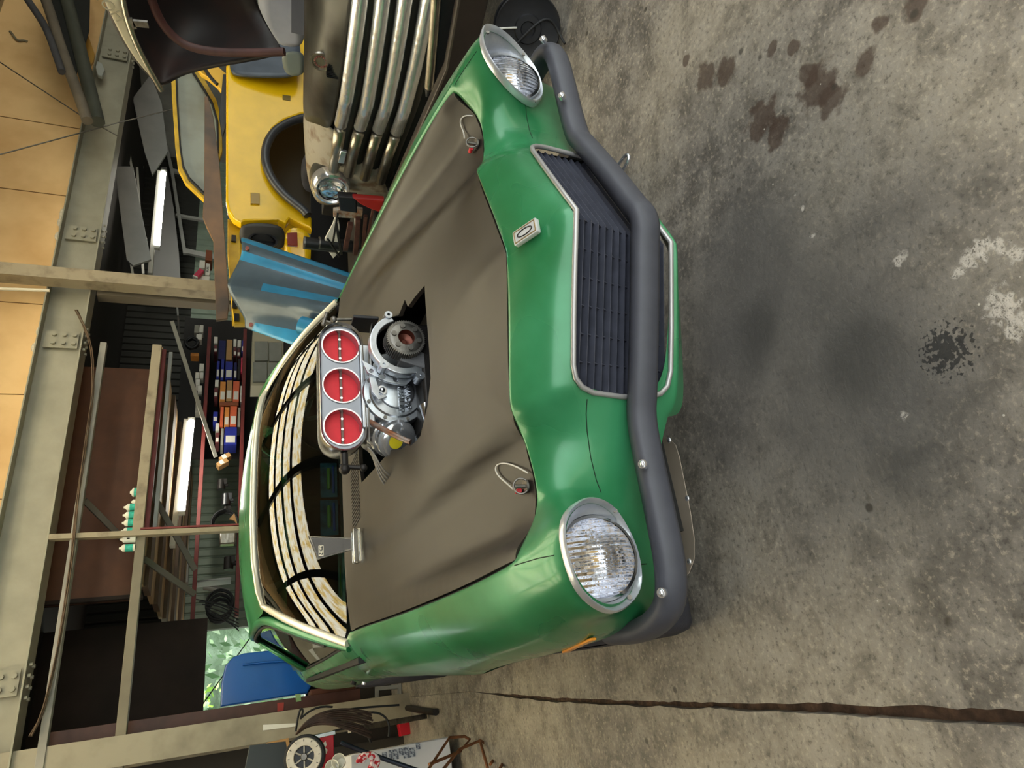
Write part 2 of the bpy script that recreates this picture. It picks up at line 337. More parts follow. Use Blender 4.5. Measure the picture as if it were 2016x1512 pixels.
# beam
def ibeam(name, p0, p1, h, w, up, side, m, tf=.012, tw=.010):
    bm = bmesh.new(); p0 = Vector(p0); p1 = Vector(p1)
    for s_ in (-1, 1): bm_bar(bm, p0+up*s_*(h/2-tf/2), p1+up*s_*(h/2-tf/2), w, tf, up=up)
    bm_bar(bm, p0, p1, tw, h-2*tf+.002, up=up); return fin(name, bm, m, bev=.002)
bz_ = 2.76
S_(ibeam('trim_2', bpt(-3.2, 4.76, bz_), bpt(9, 4.76, bz_), .335, .21, UP, NB, PAINT), 'grey green steel beam spanning under the tan wall', 'beam')
for px, py in ((176, 462), (135, 670), (22, 1345), (218, 105)):
    p = PB(px, py, 4.725); u = p.dot(UB)
    bm = bmesh.new(); R = Matrix((UB, NB, UP)).transposed()
    bm_box(bm, bpt(u, 4.722, bz_), (.17, .012, .25), R)
    sp_ = fin('splice_plate', bm, PAINT, smooth=False); S_(sp_, 'bolted splice plate on the grey green beam', 'plate'); sp_['label'] = 'bolted splice plate on the beam at %s' % {462: 'the right of the tan post', 670: 'the left of the tan post', 1345: 'the far left by the column', 105: 'the far right by the raised hood'}[py]
    bm = bmesh.new()
    for i in range(3):
        for j in (-1, 1): c = bpt(u+j*.042, 4.712, bz_-.02+.075*(i-1)); bm_cyl(bm, c, c+NB*-.02, .019, n=8)
    fin('bolt', bm, PAINT, sp_)
    bm = bmesh.new()
    for i in range(2):
        for j in range(4): c = bpt(u-.11+.07*j, 4.70+.08*i-.01, bz_-.175); bm_cyl(bm, c, c-UP*.018, .013, n=6)
    fin('flange_bolt', bm, PAINT, sp_)
# hanging post (in front of the beam)
pu = PB(423, 572, 4.56).dot(UB)
S_(ibeam('trim_3', bpt(pu, 4.56, .02), bpt(pu, 4.56, 4.1), .125, .125, UB, NB, POSTM, .009, .007), 'tan steel post crossing in front of the beam', 'post')
R = Matrix((UB, NB, UP)).transposed()
bm = bmesh.new(); bm_box(bm, bpt(pu, 4.495, 2.0), (.125, .008, 4.1), R); S_(fin('trim_4', bm, POSTM, smooth=False), 'flat tan face of the steel post', 'post')
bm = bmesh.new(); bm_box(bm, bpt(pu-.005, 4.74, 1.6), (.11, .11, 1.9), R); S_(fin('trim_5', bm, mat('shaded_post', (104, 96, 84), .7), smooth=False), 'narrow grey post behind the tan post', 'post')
# left column with brown post beside it
cu0 = PB(504, 1408, 4.68).dot(UB); cu1 = PB(504, 1465, 4.68).dot(UB)
S_(ibeam('trim_6', bpt((cu0+cu1)/2, 4.83, 0), bpt((cu0+cu1)/2, 4.83, 2.95), .30, abs(cu0-cu1), NB, UB, mat('column_paint', (150, 142, 124), .6, 0, col2=(122, 114, 98), vscale=4, vcon=(.45, .7), bump=.1, bscale=20), .012, .01), 'pale steel column standing at the left', 'column')
S_(bbox_('trim_7', cu0+.005, cu0+.10, 4.86, 5.0, .35, 2.45, mat('brown_post_paint', (70, 40, 32), .5, var=.2, vscale=8), bev=.002), 'red brown post beside the pale column', 'post')
# mezzanine rails
def rail(name, u0, u1, d, z, w, h, m, lab): return S_(bbox_(name, u0, u1, d-w/2, d+w/2, z-h/2, z+h/2, m, bev=.003), lab, 'rail')
rail('trim_8', -.98, 2.66, 4.70, 2.437, .06, .05, mat('rail_paint', (140, 136, 128), .55, var=.12), 'upper pale rail under the beam')
z2 = [PB(312, 609, 4.7).z, PB(286, 800, 4.7).z]
rail('trim_9', .92, 2.66, 4.70, 2.02, .075, .075, POSTM, 'lower tan rail of the storage loft')
rail('trim_10', .92, 2.66, 4.76, 1.975, .05, .05, REDP, 'red oxide rail behind the tan rail')
rail('trim_11', .92, 2.66, 4.80, 1.915, .05, .03, GREYW, 'pale strip under the red rail')
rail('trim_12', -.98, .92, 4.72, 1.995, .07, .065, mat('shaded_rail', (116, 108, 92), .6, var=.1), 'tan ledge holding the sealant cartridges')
S_(bbox_('trim_13', .905-.02, .905+.02, 4.64, 4.70, .9, 2.59, POSTM, bev=.002), 'thin pale post rising from the shelf', 'post')
S_(bbox_('trim_14', .93, .945, 4.64, 4.70, .9, 2.0, REDP, bev=.001), 'red edge of the thin post', 'post')
# loft boards
S_(bbox_('wall_loft', .55, 2.75, 5.25, 5.28, 2.03, 2.75, RBR, bev=0), 'red brown board behind the loft rails', 'wall')
S_(bbox_('trim_15', .55, .58, 5.20, 5.30, 2.0, 2.7, DKP, bev=0), 'dark edge of the red brown board', 'trim')
# loft floor underside with timber strips
S_(bbox_('ceiling', -1.2, 9, 4.8, 9.2, 2.86, 2.9, mat('dark_loft', (34, 28, 24), .85), bev=0), 'dark ceiling of the rear bay', 'ceiling')
def BR_(px0, d0, px1, d1): return PB(*px0, d0), PB(*px1, d1)
UOPEN = PB(520, 1232, 8.2).dot(UB)
# corrugated sheets under the rear roof
def corr(name, u0, u1, d0, d1, z0, z1, pitch, depth, m, lab, cat='wall', ax='u'):
    vs = []; fs = []; n = int(abs((u1-u0) if ax == 'u' else (z1-z0))/pitch)
    for i in range(n):
        for k_, (f_, h_) in enumerate(((0, 0), (.12, 1), (.78, 1), (.9, 0))):
            t = (i+f_)/n
            if ax == 'u': vs += [bpt(lerp(u0, u1, t), d0-h_*depth, z0), bpt(lerp(u0, u1, t), d1-h_*depth, z1)]
            else: vs += [bpt(u0, d0-h_*depth, lerp(z0, z1, t)), bpt(u1, d1-h_*depth, lerp(z0, z1, t))]
    k_ = len(vs)//2
    for i in range(k_-1): fs.append((2*i, 2*i+1, 2*i+3, 2*i+2))
    o = mesh(name, vs, fs, m, None, smooth=False, solid=.004); return S_(o, lab, cat)
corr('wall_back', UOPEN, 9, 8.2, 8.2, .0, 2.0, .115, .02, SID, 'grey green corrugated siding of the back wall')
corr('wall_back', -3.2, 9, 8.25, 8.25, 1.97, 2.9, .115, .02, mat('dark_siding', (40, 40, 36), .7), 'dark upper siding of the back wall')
for i in range(6):
    z = 1.90+.02*i
for i, (d, z, c_) in enumerate([(5.0+.3*k_, 1.99-.058*(.3*k_), k_ % 2) for k_ in range(11)]):
    S_(bbox_('trim_%d' % (20+i), .62, 2.75, d-.15, d+.15, z-.015*c_, z+.03, (mat('timber_brown', (150, 124, 90), .7, var=.2, vscale=6), mat('timber_dark', (84, 66, 50), .7, var=.2))[c_], bev=0), 'timber board under the loft floor', 'board')
    tag(bpy.data.objects[-1] if False else COL.objects[-1], group='timber boards under the loft floor')
# grey wall boards and window strip right rear
S_(bbox_('wall_right', 8.9, 9.0, -3, 9, 0, 4.2, GREYW, bev=0), 'grey side wall on the far right', 'wall')
S_(bbox_('wall_left', -3.3, -3.2, -2.6, 9.2, 0, 4.2, mat('left_wall', (96, 84, 70), .8, var=.2, vscale=2), bev=0), 'dull brown side wall on the left', 'wall')
# roof over the front bay, with translucent strips above the car
def strip(name, u0, u1, d0, d1, z, m, lab): return S_(bbox_(name, u0, u1, d0, d1, z, z+.03, m, bev=0), lab, 'ceiling')
ZR = 3.95
strip('ceiling', -3.3, 9, -2.6, 1.77, ZR, ROOFM, 'brown underside of the front roof')
strip('ceiling', -3.3, 9, 4.05, 4.9, ZR, ROOFM, 'brown underside of the roof by the gable')
strip('ceiling', -3.3, -2.4, 1.77, 4.05, ZR, ROOFM, 'brown roof left of the roof lights'); strip('ceiling', 3.9, 9, 1.77, 4.05, ZR, ROOFM, 'brown roof right of the roof lights')
tm = bpy.data.materials.new('translucent_sheet'); tm.use_nodes = True; nt = tm.node_tree; nt.nodes.clear()
o_ = nt.nodes.new('ShaderNodeOutputMaterial'); t1 = nt.nodes.new('ShaderNodeBsdfTranslucent'); nt.links.new(t1.outputs[0], o_.inputs[0])
tcn = nt.nodes.new('ShaderNodeTexCoord'); c = nmix(nt, nramp(nt, nnoise(nt, tcn.outputs['Object'], 7, 6), .45, .62), (250, 246, 226), (226, 196, 120)); nt.links.new(c, t1.inputs[0])
for i in range(4):
    d0 = 1.765+.57*i
    corr_o = []
    vs = []; fs = []; n = 22
    for k_ in range(n+1):
        dd = d0+.45*k_/n; z = ZR+.02*(1 if (k_//2) % 2 else 0)
        vs += [bpt(-2.4, dd, z), bpt(3.9, dd, z)]
    for k_ in range(n): fs.append((2*k_, 2*k_+1, 2*k_+3, 2*k_+2))
    S_(mesh('window_%d' % (i+1), vs, fs, tm, None, smooth=False), 'translucent corrugated roof light strip above the car', 'window'); COL.objects[-1]['group'] = 'roof light strips'
    S_(bbox_('trim_%d' % (30+i), -2.4, 3.9, d0+.45, d0+.57, ZR-.08, ZR+.03, DKP, bev=0), 'purlin between the roof light strips', 'trim'); COL.objects[-1]['group'] = 'purlins of the front roof'
for i, u in enumerate((-1.6, -.3, 1.0, 2.3, 3.6)):
    S_(bbox_('trim_%d' % (40+i), u-.05, u+.05, -2.6, 4.8, ZR-.16, ZR-.03, mat('dark_rafter', (58, 60, 56), .6), bev=0), 'dark rafter under the front roof', 'trim'); COL.objects[-1]['group'] = 'rafters of the front roof'

# ================================================================== GREEN CAR
car = thing('car', 'green two-door coupe with brown satin hood and a supercharger poking through it', 'car', (0, 2.2, 0))
B = {}   # half body cage, x >= 0
def st(k, *p): B[k] = Vector(p)
st('A0', 0, .104, .802); st('A1', 0, .05, .785); st('A2', 0, -.03, .752); st('A3', 0, -.066, .706)
st('B0', .18, .162, .80); st('B1', .18, .118, .785); st('B2', .18, .052, .75); st('B3', .18, .022, .70)
st('C0', .352, .222, .800); st('C1', .36, .185, .782); st('C2', .36, .13, .742); st('C3', .345, .098, .694)
st('D0', .402, .252, .765); st('D1', .42, .222, .745); st('D2', .412, .182, .705); st('D3', .39, .118, .665); st('D4', .392, .125, .56); st('D5', .388, .135, .45)
st('C4', .368, .112, .56); st('C5', .352, .125, .43)
st('A5', 0, -.006, .408); st('B5', .18, .062, .412); st('A6', 0, -.016, .39); st('B6', .18, .052, .39); st('C6', .365, .125, .392)
st('A7', 0, .06, .335); st('B7', .18, .12, .335); st('C7', .365, .16, .345); st('D6', .395, .155, .41); st('D7', .385, .175, .37)
st('E0', .47, .262, .743); st('E1', .48, .238, .728); st('E2', .478, .205, .692); st('E3', .475, .176, .63); st('E4', .475, .17, .55); st('E5', .475, .165, .45)
st('F0', .585, .252, .742); st('F1', .562, .236, .735)
st('G0', .648, .262, .788); st('I0', .70, .262, .822)
rr = {0: (.70, .13, .806), 1: (.618, .15, .772), 2: (.566, .195, .688), 3: (.580, .205, .60), 4: (.70, .225, .522), 5: (.798, .22, .545), 6: (.853, .175, .66), 7: (.815, .135, .77)}
kk = {0: (.70, .782), 1: (.635, .758), 2: (.597, .68), 3: (.612, .60), 4: (.695, .548), 5: (.783, .565), 6: (.827, .665), 7: (.787, .755)}
for i, p in rr.items(): st('r%d' % i, *p)
for i, p in kk.items(): st('k%d' % i, p[0], .152-(p[1]-.66)*.49, p[1])
st('F4', .575, .20, .53); st('F5', .575, .21, .45); st('G4', .70, .235, .48); st('G5', .70, .245, .44); st('J4', .81, .24, .495); st('J5', .81, .255, .44)
S = [[(.70, .262, .822), (.785, .255, .806), (.845, .265, .752), (.870, .285, .665), (.862, .305, .565), (.85, .32, .45)],
     [(.714, .48, .853), (.80, .475, .84), (.866, .465, .775), (.886, .46, .675), (.882, .46, .60), (.872, .455, .54)],
     [(.716, .75, .886), (.80, .75, .868), (.870, .75, .795), (.891, .75, .70), (.892, .75, .68), (.888, .75, .665)],
     [(.714, 1.03, .917), (.80, 1.03, .895), (.872, 1.03, .815), (.893, 1.03, .72), (.900, 1.03, .665), (.899, 1.02, .64)],
     [(.708, 1.28, .946), (.79, 1.28, .918), (.868, 1.28, .825), (.891, 1.28, .72), (.906, 1.24, .635), (.910, 1.23, .58)],
     [(.707, 1.34, .952), (.788, 1.34, .923), (.867, 1.34, .828), (.888, 1.34, .72), (.884, 1.32, .60), (.880, 1.29, .45)],
     [(.705, 1.49, .968), (.785, 1.50, .935), (.862, 1.50, .835), (.887, 1.48, .72), (.883, 1.40, .48), (.872, 1.32, .22)],
     [(.755, 1.72, .962), (.80, 1.74, .935), (.855, 1.74, .84), (.875, 1.74, .72), (.87, 1.70, .48), (.87, 1.66, .22)],
     [(.75, 2.4, .955), (.79, 2.4, .93), (.84, 2.4, .84), (.857, 2.4, .72), (.85, 2.4, .48), (.84, 2.4, .22)],
     [(.745, 2.9, .965), (.78, 2.9, .94), (.83, 2.9, .85), (.848, 2.9, .72), (.84, 2.9, .48), (.83, 2.9, .22)],
     [(.72, 3.25, .98), (.78, 3.25, .95), (.83, 3.25, .86), (.85, 3.25, .76), (.85, 3.2, .68), (.85, 3.2, .66)],
     [(.68, 3.7, .97), (.75, 3.7, .94), (.84, 3.7, .86), (.875, 3.7, .76), (.88, 3.7, .66), (.88, 3.68, .58)],
     [(.62, 4.3, .93), (.70, 4.32, .90), (.79, 4.33, .82), (.82, 4.34, .70), (.80, 4.32, .5), (.79, 4.28, .36)],
     [(.55, 4.46, .88), (.60, 4.47, .86), (.68, 4.49, .80), (.70, 4.5, .70), (.68, 4.46, .5), (.66, 4.4, .38)],
     [(0, 4.52, .90), (0, 4.53, .88), (0, 4.55, .82), (0, 4.56, .70), (0, 4.52, .5), (0, 4.46, .38)]]
for i, row in enumerate(S):
    for j, p in enumerate(row): st('s%d%s' % (i, 'IPQRTU'[j]), *p)
B['I0'] = B['s0I']
Q = []
def q(*k): Q.append(k)
for a, b in (('A', 'B'), ('B', 'C')):
    for j in range(3): q(a+str(j), b+str(j), b+str(j+1), a+str(j+1))
    for j in (5, 6): q(a+str(j), b+str(j), b+str(j+1), a+str(j+1))
for j in range(3): q('C%d' % j, 'D%d' % j, 'D%d' % (j+1), 'C%d' % (j+1))
q('C3', 'D3', 'D4', 'C4'); q('C4', 'D4', 'D5', 'C5'); q('C5', 'D5', 'D6', 'C6'); q('C6', 'D6', 'D7', 'C7')
q('D0', 'E0', 'E1', 'D1'); q('D1', 'E1', 'E2', 'D2'); q('D2', 'E2', 'E3', 'D3'); q('D3', 'E3', 'E4', 'D4'); q('D4', 'E4', 'E5', 'D5'); q('D5', 'E5', 'D6')
q('E0', 'F0', 'F1', 'E1'); q('E1', 'F1', 'r2', 'E2'); q('E2', 'r2', 'r3', 'E3'); q('E3', 'r3', 'F4', 'E4'); q('E4', 'F4', 'F5', 'E5')
q('F0', 'G0', 'r1', 'F1'); q('F1', 'r1', 'r2'); q('G0', 'I0', 'r0', 'r1')
q('r3', 'r4', 'G4', 'F4'); q('F4', 'G4', 'G5', 'F5'); q('r4', 'r5', 'J4', 'G4'); q('G4', 'J4', 'J5', 'G5')
for i in range(8):
    j = (i+1) % 8; q('k%d' % i, 'k%d' % j, 'r%d' % j, 'r%d' % i)
q('I0', 's0P', 'r7', 'r0'); q('s0P', 's0Q', 'r6', 'r7'); q('s0Q', 's0R', 'r5', 'r6'); q('s0R', 's0T', 'J4', 'r5'); q('s0T', 's0U', 'J5', 'J4')
for i in range(len(S)-1):
    for j in range(5): q('s%d%s' % (i, 'IPQRTU'[j]), 's%d%s' % (i+1, 'IPQRTU'[j]), 's%d%s' % (i+1, 'IPQRTU'[j+1]), 's%d%s' % (i, 'IPQRTU'[j+1]))
# inward returns of the hood opening edge, so the gap round the hood looks like folded sheet
edge_k = ['A0', 'B0', 'C0', 'D0', 'E0', 'F0', 'G0', 's0I', 's1I', 's2I', 's3I', 's4I', 's5I', 's6I']
for k in edge_k:
    p = B[k]; st('z'+k, max(0, p.x-(.0 if k in 'A0B0C0D0E0F0G0' else .012)), p.y+(.012 if p.y < .3 else 0), p.z-.05)
for a, b in zip(edge_k, edge_k[1:]): q('z'+a, 'z'+b, b, a)
# rear deck
st('K9', .0, 3.55, 1.0); st('K10', 0, 3.8, .99); st('K11', 0, 4.35, .95)
q('s10I', 's11I', 'K10', 'K9'); q('s11I', 's12I', 'K11', 'K10'); q('s12I', 's13I', 's14I', 'K11')
keys = list(B); ix = {k: i for i, k in enumerate(keys)}
body = mesh('body', [B[k] for k in keys], [tuple(ix[k] for k in f) for f in Q], GREEN, car, mirror=True, auto=None)
bm = bmesh.new(); bm.from_mesh(body.data); cl = bm.edges.layers.float.get('crease_edge') or bm.edges.layers.float.new('crease_edge')
off = wloc(body)
def near(v, k):
    p = B[k]; c = v.co+off; return (Vector((abs(c.x), c.y, c.z))-p).length < .001
def crease(ks, w):
    for a, b in zip(ks, ks[1:]):
        for ed in bm.edges:
            u, v = ed.verts
            if (near(u, a) and near(v, b)) or (near(u, b) and near(v, a)): ed[cl] = w
crease(edge_k, .9); crease(['A3', 'B3', 'C3'], .9); crease(['C3', 'C4', 'C5'], .6); crease(['C5', 'B5', 'A5'], .8)
crease(['k0', 'k1', 'k2', 'k3', 'k4', 'k5', 'k6', 'k7', 'k0'], .9); crease(['C0', 'C1', 'C2', 'C3'], .35); crease(['D0', 'D1', 'D2', 'D3'], .2); crease(['A2', 'A3'], .7); crease(['A5', 'A6'], .7)
crease(['A6', 'B6', 'C6', 'D6'], .6)
crease(['s%dU' % i for i in range(15)], 1)
vcl = bm.verts.layers.float.get('crease_vert') or bm.verts.layers.float.new('crease_vert')
for v in bm.verts:
    if near(v, 's0I') or near(v, 'A0'): v[vcl] = 1
bm.to_mesh(body.data); bm.free()
s = body.modifiers.new('sub', 'SUBSURF'); s.levels = s.render_levels = 3
for p in body.data.polygons: p.use_smooth = True
# panel seams: thin dark shut lines laid in the surface
def body_pt(fr, to): pass
SEAM = mat('shut_line', (14, 40, 24), .8)

# ---- hood: height field with an engine opening
def hz(x, y):
    a = abs(x); z = .80+.128*(y-.1)+.018*math.sin(max(0, min(1, (y-.1)/1.4))*math.pi)
    w = lerp(.375, .47, sstep(.2, 1.2, y)); fade = 1-sstep(.3, 1.5, y)
    v = sstep(w-.005, w+.06, a)*(1-sstep(.605, .672, a))
    z -= .047*v*fade
    z -= .034*sstep(0, .37, a)*(1-sstep(.60, .69, a))*(1-sstep(.2, 1.0, y))
    z -= .010*sstep(.5, .7, a)*sstep(.3, 1.4, y)
    z += .006*math.exp(-(a/.03)**2)*(1-sstep(.1, .5, y))
    z -= .008*(sstep(.36, .45, a)-sstep(.60, .70, a))*sstep(.2, .8, y)*(1-sstep(.8, 1.5, y))
    return z
def onhood(px, py):
    z = .9
    for _ in range(12): p = PZ(px, py, z); z = hz(p.x, p.y)
    return (p.x, p.y)
def bspl(P, n=5):
    o = []
    for i in range(1, len(P)-2):
        for k_ in range(n):
            t = k_/n; o.append((P[i-1]*(1-t)**3+P[i]*(3*t**3-6*t*t+4)+P[i+1]*(-3*t**3+3*t*t+3*t+1)+P[i+2]*t**3)/6)
    return o
c1 = [2*B['A0']-B['B0']]+[B[k] for k in ('A0', 'B0', 'C0', 'D0', 'E0', 'F0', 'G0', 's0I')]; c1.append(2*c1[-1]-c1[-2])
c2 = [B['s%dI' % i] for i in range(8)]; c2 = [2*c2[0]-c2[1]]+c2
edge3 = bspl(c1, 6)+[B['s0I'].copy()]+bspl(c2, 5)[1:]     # the limit curve of the body's hood line
edge3[0].x = 0
edge3 = [p for p in edge3 if p.y < 1.475]
hf3 = []
for i, p in enumerate(edge3):
    t = edge3[min(i+1, len(edge3)-1)]-edge3[max(i-1, 0)]; nrm = V(-t.y, t.x, 0).normalized()
    q3 = p+nrm*.0085
    if p.y > B['s0I'].y+.004: q3 = p+V(-.0085, 0, 0)
    if (p-B['s0I']).length < .012: q3 = p+V(-.0085, .0075, 0)
    if i == 0: q3.x = 0
    hf3.append(V(q3.x, q3.y, p.z-.003))
hf = [(p.x, p.y) for p in hf3]+[(.697, 1.49)]
back = [(.6, 1.492), (.45, 1.487), (.3, 1.485), (.15, 1.484), (0, 1.484), (-.15, 1.484), (-.3, 1.485), (-.45, 1.487), (-.6, 1.492)]
outl = hf+back+[(-x, y) for x, y in hf[::-1]][:-1]
hole = [onhood(*p) for p in ((836, 562), (838, 600), (845, 690), (848, 745), (842, 800), (828, 858), (820, 868), (808, 878), (800, 876), (790, 884), (769, 886), (740, 920), (712, 950), (708, 925), (706, 890))]
hole += [(.16, 1.24), (.24, 1.05), (.262, .90)] + [onhood(*p) for p in ((785, 621), (797, 590), (803, 604), (818, 583))]
pts = [Vector(p) for p in outl]; eds = [(i, (i+1) % len(outl)) for i in range(len(outl))]
n0 = len(pts); pts += [Vector(p) for p in hole]; eds += [(n0+i, n0+(i+1) % len(hole)) for i in range(len(hole))]
def inside(p, poly):
    c = False
    for i in range(len(poly)):
        a, b = poly[i], poly[i-1]
        if (a[1] > p[1]) != (b[1] > p[1]) and p[0] < (b[0]-a[0])*(p[1]-a[1])/(b[1]-a[1])+a[0]: c = not c
    return c
outd = []
for i in range(len(outl)):
    a_, b_ = outl[i-1], outl[i]
    for k_ in range(4): outd.append((lerp(a_[0], b_[0], k_/4), lerp(a_[1], b_[1], k_/4)))
yy = .12
while yy < 1.48:
    xx = -.69
    while xx < .695:
        if inside((xx, yy), outl) and not inside((xx, yy), hole) and min((p[0]-xx)**2+(p[1]-yy)**2 for p in outd) > .00018: pts.append(Vector((xx, yy)))
        xx += .023
    yy += .023
cv, ce, cf, *_ = delaunay_2d_cdt(pts, eds, [], 0, 1e-5)
fs = [tuple(f) for f in cf]
def cen(f): return (sum(cv[i][0] for i in f)/len(f), sum(cv[i][1] for i in f)/len(f))
fs = [f for f in fs if inside(cen(f), outl) and not inside(cen(f), hole)]
def hz2(x, y):
    a = abs(x); z = hz(x, y); sw_ = 0; sd_ = 0; dm = 9
    for p in hf3:
        d2 = (p.x-a)**2+(p.y-y)**2; w = math.exp(-d2/.0006); sw_ += w; sd_ += w*(p.z-hz(p.x, p.y)); dm = min(dm, d2)
    return z+(sd_/sw_)*math.exp(-dm/.006) if sw_ > 1e-25 else z
hood = mesh('hood', [(p[0], p[1], hz2(p[0], p[1])) for p in cv], fs, HOOD, car, auto=None, label='satin brown hood with a jagged engine opening')
bm = bmesh.new(); bm.from_mesh(hood.data); bmesh.ops.delete(bm, geom=[v for v in bm.verts if not v.link_faces], context='VERTS')
for f in bm.faces:
    if f.normal.z < 0: f.normal_flip()
bm.to_mesh(hood.data); bm.free()
for p in hood.data.polygons: p.use_smooth = True
s = hood.modifiers.new('solid', 'SOLIDIFY'); s.thickness = .014; s.offset = -1
s = hood.modifiers.new('split', 'EDGE_SPLIT'); s.split_angle = math.radians(45); s.use_edge_sharp = False
gl = [p-V(0, 0, .016) for p in edge3]
tube('hood_gap_seal', None, .0085, BLK, car, smooth=False, splines=[gl, [Vector((-p.x, p.y, p.z)) for p in gl]])
# engine bay floor and inner fenders
bm = bmesh.new(); bm_box(bm, (0, .85, .36), (1.3, 1.15, .02)); bm_box(bm, (0, 1.46, .60), (1.36, .02, .5)); bm_box(bm, (-.62, .98, .56), (.02, .94, .42)); bm_box(bm, (.62, .98, .56), (.02, .94, .42)); bm_box(bm, (0, .27, .55), (.78, .02, .34)); bm_box(bm, (-.388, .215, .55), (.008, .12, .27)); bm_box(bm, (.388, .215, .55), (.008, .12, .27))
fin('engine_bay', bm, mat('engine_bay_black', (18, 17, 16), .7), car, smooth=False)
# cowl louvres
bm = bmesh.new()
for i in range(20):
    x = -.10-.0128*i
    bm_bar(bm, (x, 1.250, hz(x, 1.25)+.0012), (x-.022, 1.352, hz(x, 1.352)+.0012), .0052, .0016)
fin('cowl_vent', bm, BLK, hood, smooth=False, label='black slotted vent')
# hood pins
for sx in (-1, 1):
    x, y = sx*.522, .292
    z = hz(x, y)
    bm = bmesh.new(); bm_cyl(bm, (x, y, z-.002), (x, y, z+.003), .016); bm_cyl(bm, (x, y, z), (x, y, z+.028), .005)
    hp = fin('hood_pin', bm, STEEL, car)
    ring = [V(x+.019*math.cos(a), y-.004+.006*math.sin(a), z+.014+.017*math.sin(a)) for a in [i*math.pi/6 for i in range(12)]]
    tube('clip_ring', ring, .0022, STEEL, hp, closed=True)
    cyl('cable_sleeve', (x-.006, y+.012, z+.012), (x-.004, y+.03, z+.01), .006, RED, hp)
    LP = [(1024, 962), (1006, 953), (988, 941), (978, 926), (981, 915), (993, 911), (1012, 914), (1030, 922), (1044, 931)] if sx < 0 else [(924, 274), (915, 262), (910, 248), (911, 237), (916, 230), (924, 227), (933, 228)]
    hb = BVHTree.FromObject(hood, bpy.context.evaluated_depsgraph_get()); ho = wloc(hood); LQ = []
    for p in LP:
        h_ = hb.ray_cast(T-ho, ray(*p).normalized()); LQ.append((h_[0]+ho)[:2] if h_[0] is not None else LQ[-1])
    L = [V(p[0], p[1], hz(*p)+.006) for p in LQ]; L[0].z += .01; L[-1].z -= .004
    tube('lanyard_cable', L, .0019, mat('white_wire', (196, 192, 182), .4), hp)

# ---- grille
def gp(x, z, dy=0):      # grille plane: V in plan, leaning with the trim
    a = abs(x); t = (z-.41)/(.70-.41); yt = -.066+a*.475; yb = -.006+a*.375
    return V(x, lerp(yb, yt, t)+dy, z)
go = [(0, .703), (.10, .702), (.22, .699), (.31, .695), (.335, .688), (.352, .67), (.362, .64), (.366, .56), (.362, .48), (.352, .445), (.335, .425), (.30, .414), (.2, .410), (0, .407)]
gm = [gp(x, z, -.006) for x, z in go]; gm = gm[:-1]+[gp(0, .407, -.006)]+[V(-p.x, p.y, p.z) for p in gm[1:-1][::-1]]
tube('grille_surround', gm, .0065, mat('dull_trim', (176, 174, 172), .4, .6, var=.1), car, closed=True, smooth=False)
GE = [(.362, .69), (.366, .42)]
def gx(z): return .345 if z > .67 or z < .435 else .36
bm = bmesh.new()
zz = [.424+.0208*i for i in range(14)]           # horizontal blades
def blade(bm, p0, p1, dn, depth, th):
    a, b = p0, p1; dv = Vector((0, depth, dn))
    vs = [bm.verts.new(v) for v in (a, b, b+dv, a+dv)]
    vs2 = [bm.verts.new(v-Vector((0, 0, th))) for v in (a, b, b+dv, a+dv)]
    bm.faces.new(vs); bm.faces.new(vs2[::-1])
    for i in range(4): j = (i+1) % 4; bm.faces.new((vs[i], vs2[i], vs2[j], vs[j]))
for z in zz:
    for sx in (-1, 1): blade(bm, gp(0, z, .008), gp(sx*gx(z), z, .008), .020, .045, .002)
fin('grille_blade', bm, GRILLE, car, smooth=False, label='black horizontal grille blades')
xs = [.0585*i for i in range(-6, 7)]
for x in xs:
    bm = bmesh.new()
    # fins: each cell has a slanted triangular rib between blades
    for z in zz[:-1]:
        a = gp(x, z, .014); b = gp(x, z+.0208, .014)
        p = [a+V(0, .004, .002), b+V(0, -.002, 0), b+V(0, .045, .018), a+V(0, .045, .018)]
        t = V(.003, 0, 0)
        v1 = [bm.verts.new(k) for k in p]; v2 = [bm.verts.new(k+t) for k in p]
        bm.faces.new(v1[::-1]); bm.faces.new(v2)
        for i in range(4): j = (i+1) % 4; bm.faces.new((v1[i], v1[j], v2[j], v2[i]))
    fin('grille_rib', bm, GRILLE, car, smooth=False)
bm = bmesh.new()
for sx in (-1, 1):
    vs = [gp(0, .39, .055), gp(sx*.385, .39, .055), gp(sx*.39, .66, .050), gp(sx*.372, .715, .046), gp(0, .722, .050)]
    bm.faces.new([bm.verts.new(v) for v in vs])
o = fin('grille_backing', bm, BLK, car, smooth=False); o.modifiers.new('s', 'SOLIDIFY').thickness = .004

# ---- emblem on the nose
ec = V(.0, .028, .779); en = V(0, -.42, .90).normalized()
emx = frame(ec+en*.004, (1, 0, 0), en.cross(V(1, 0, 0)), en)
em = plate('emblem', rrect(.036, .070, .003), [], .010, emx, mat('silver_badge', (205, 205, 205), .3, .3), car, bevel=.001, label='chrome rectangular badge with an oval')
plate('badge_oval', circ(0, 0, .009, 32, .023), [circ(0, 0, .0072, 32, .021)], .002, emx @ Matrix.Translation((0, 0, .007)), DARKM, em)
plate('badge_frame', rrect(.031, .064, .002), [rrect(.027, .060, .002)], .002, emx @ Matrix.Translation((0, 0, .0068)), mat('gold_line', (170, 150, 110), .4, .7), em)

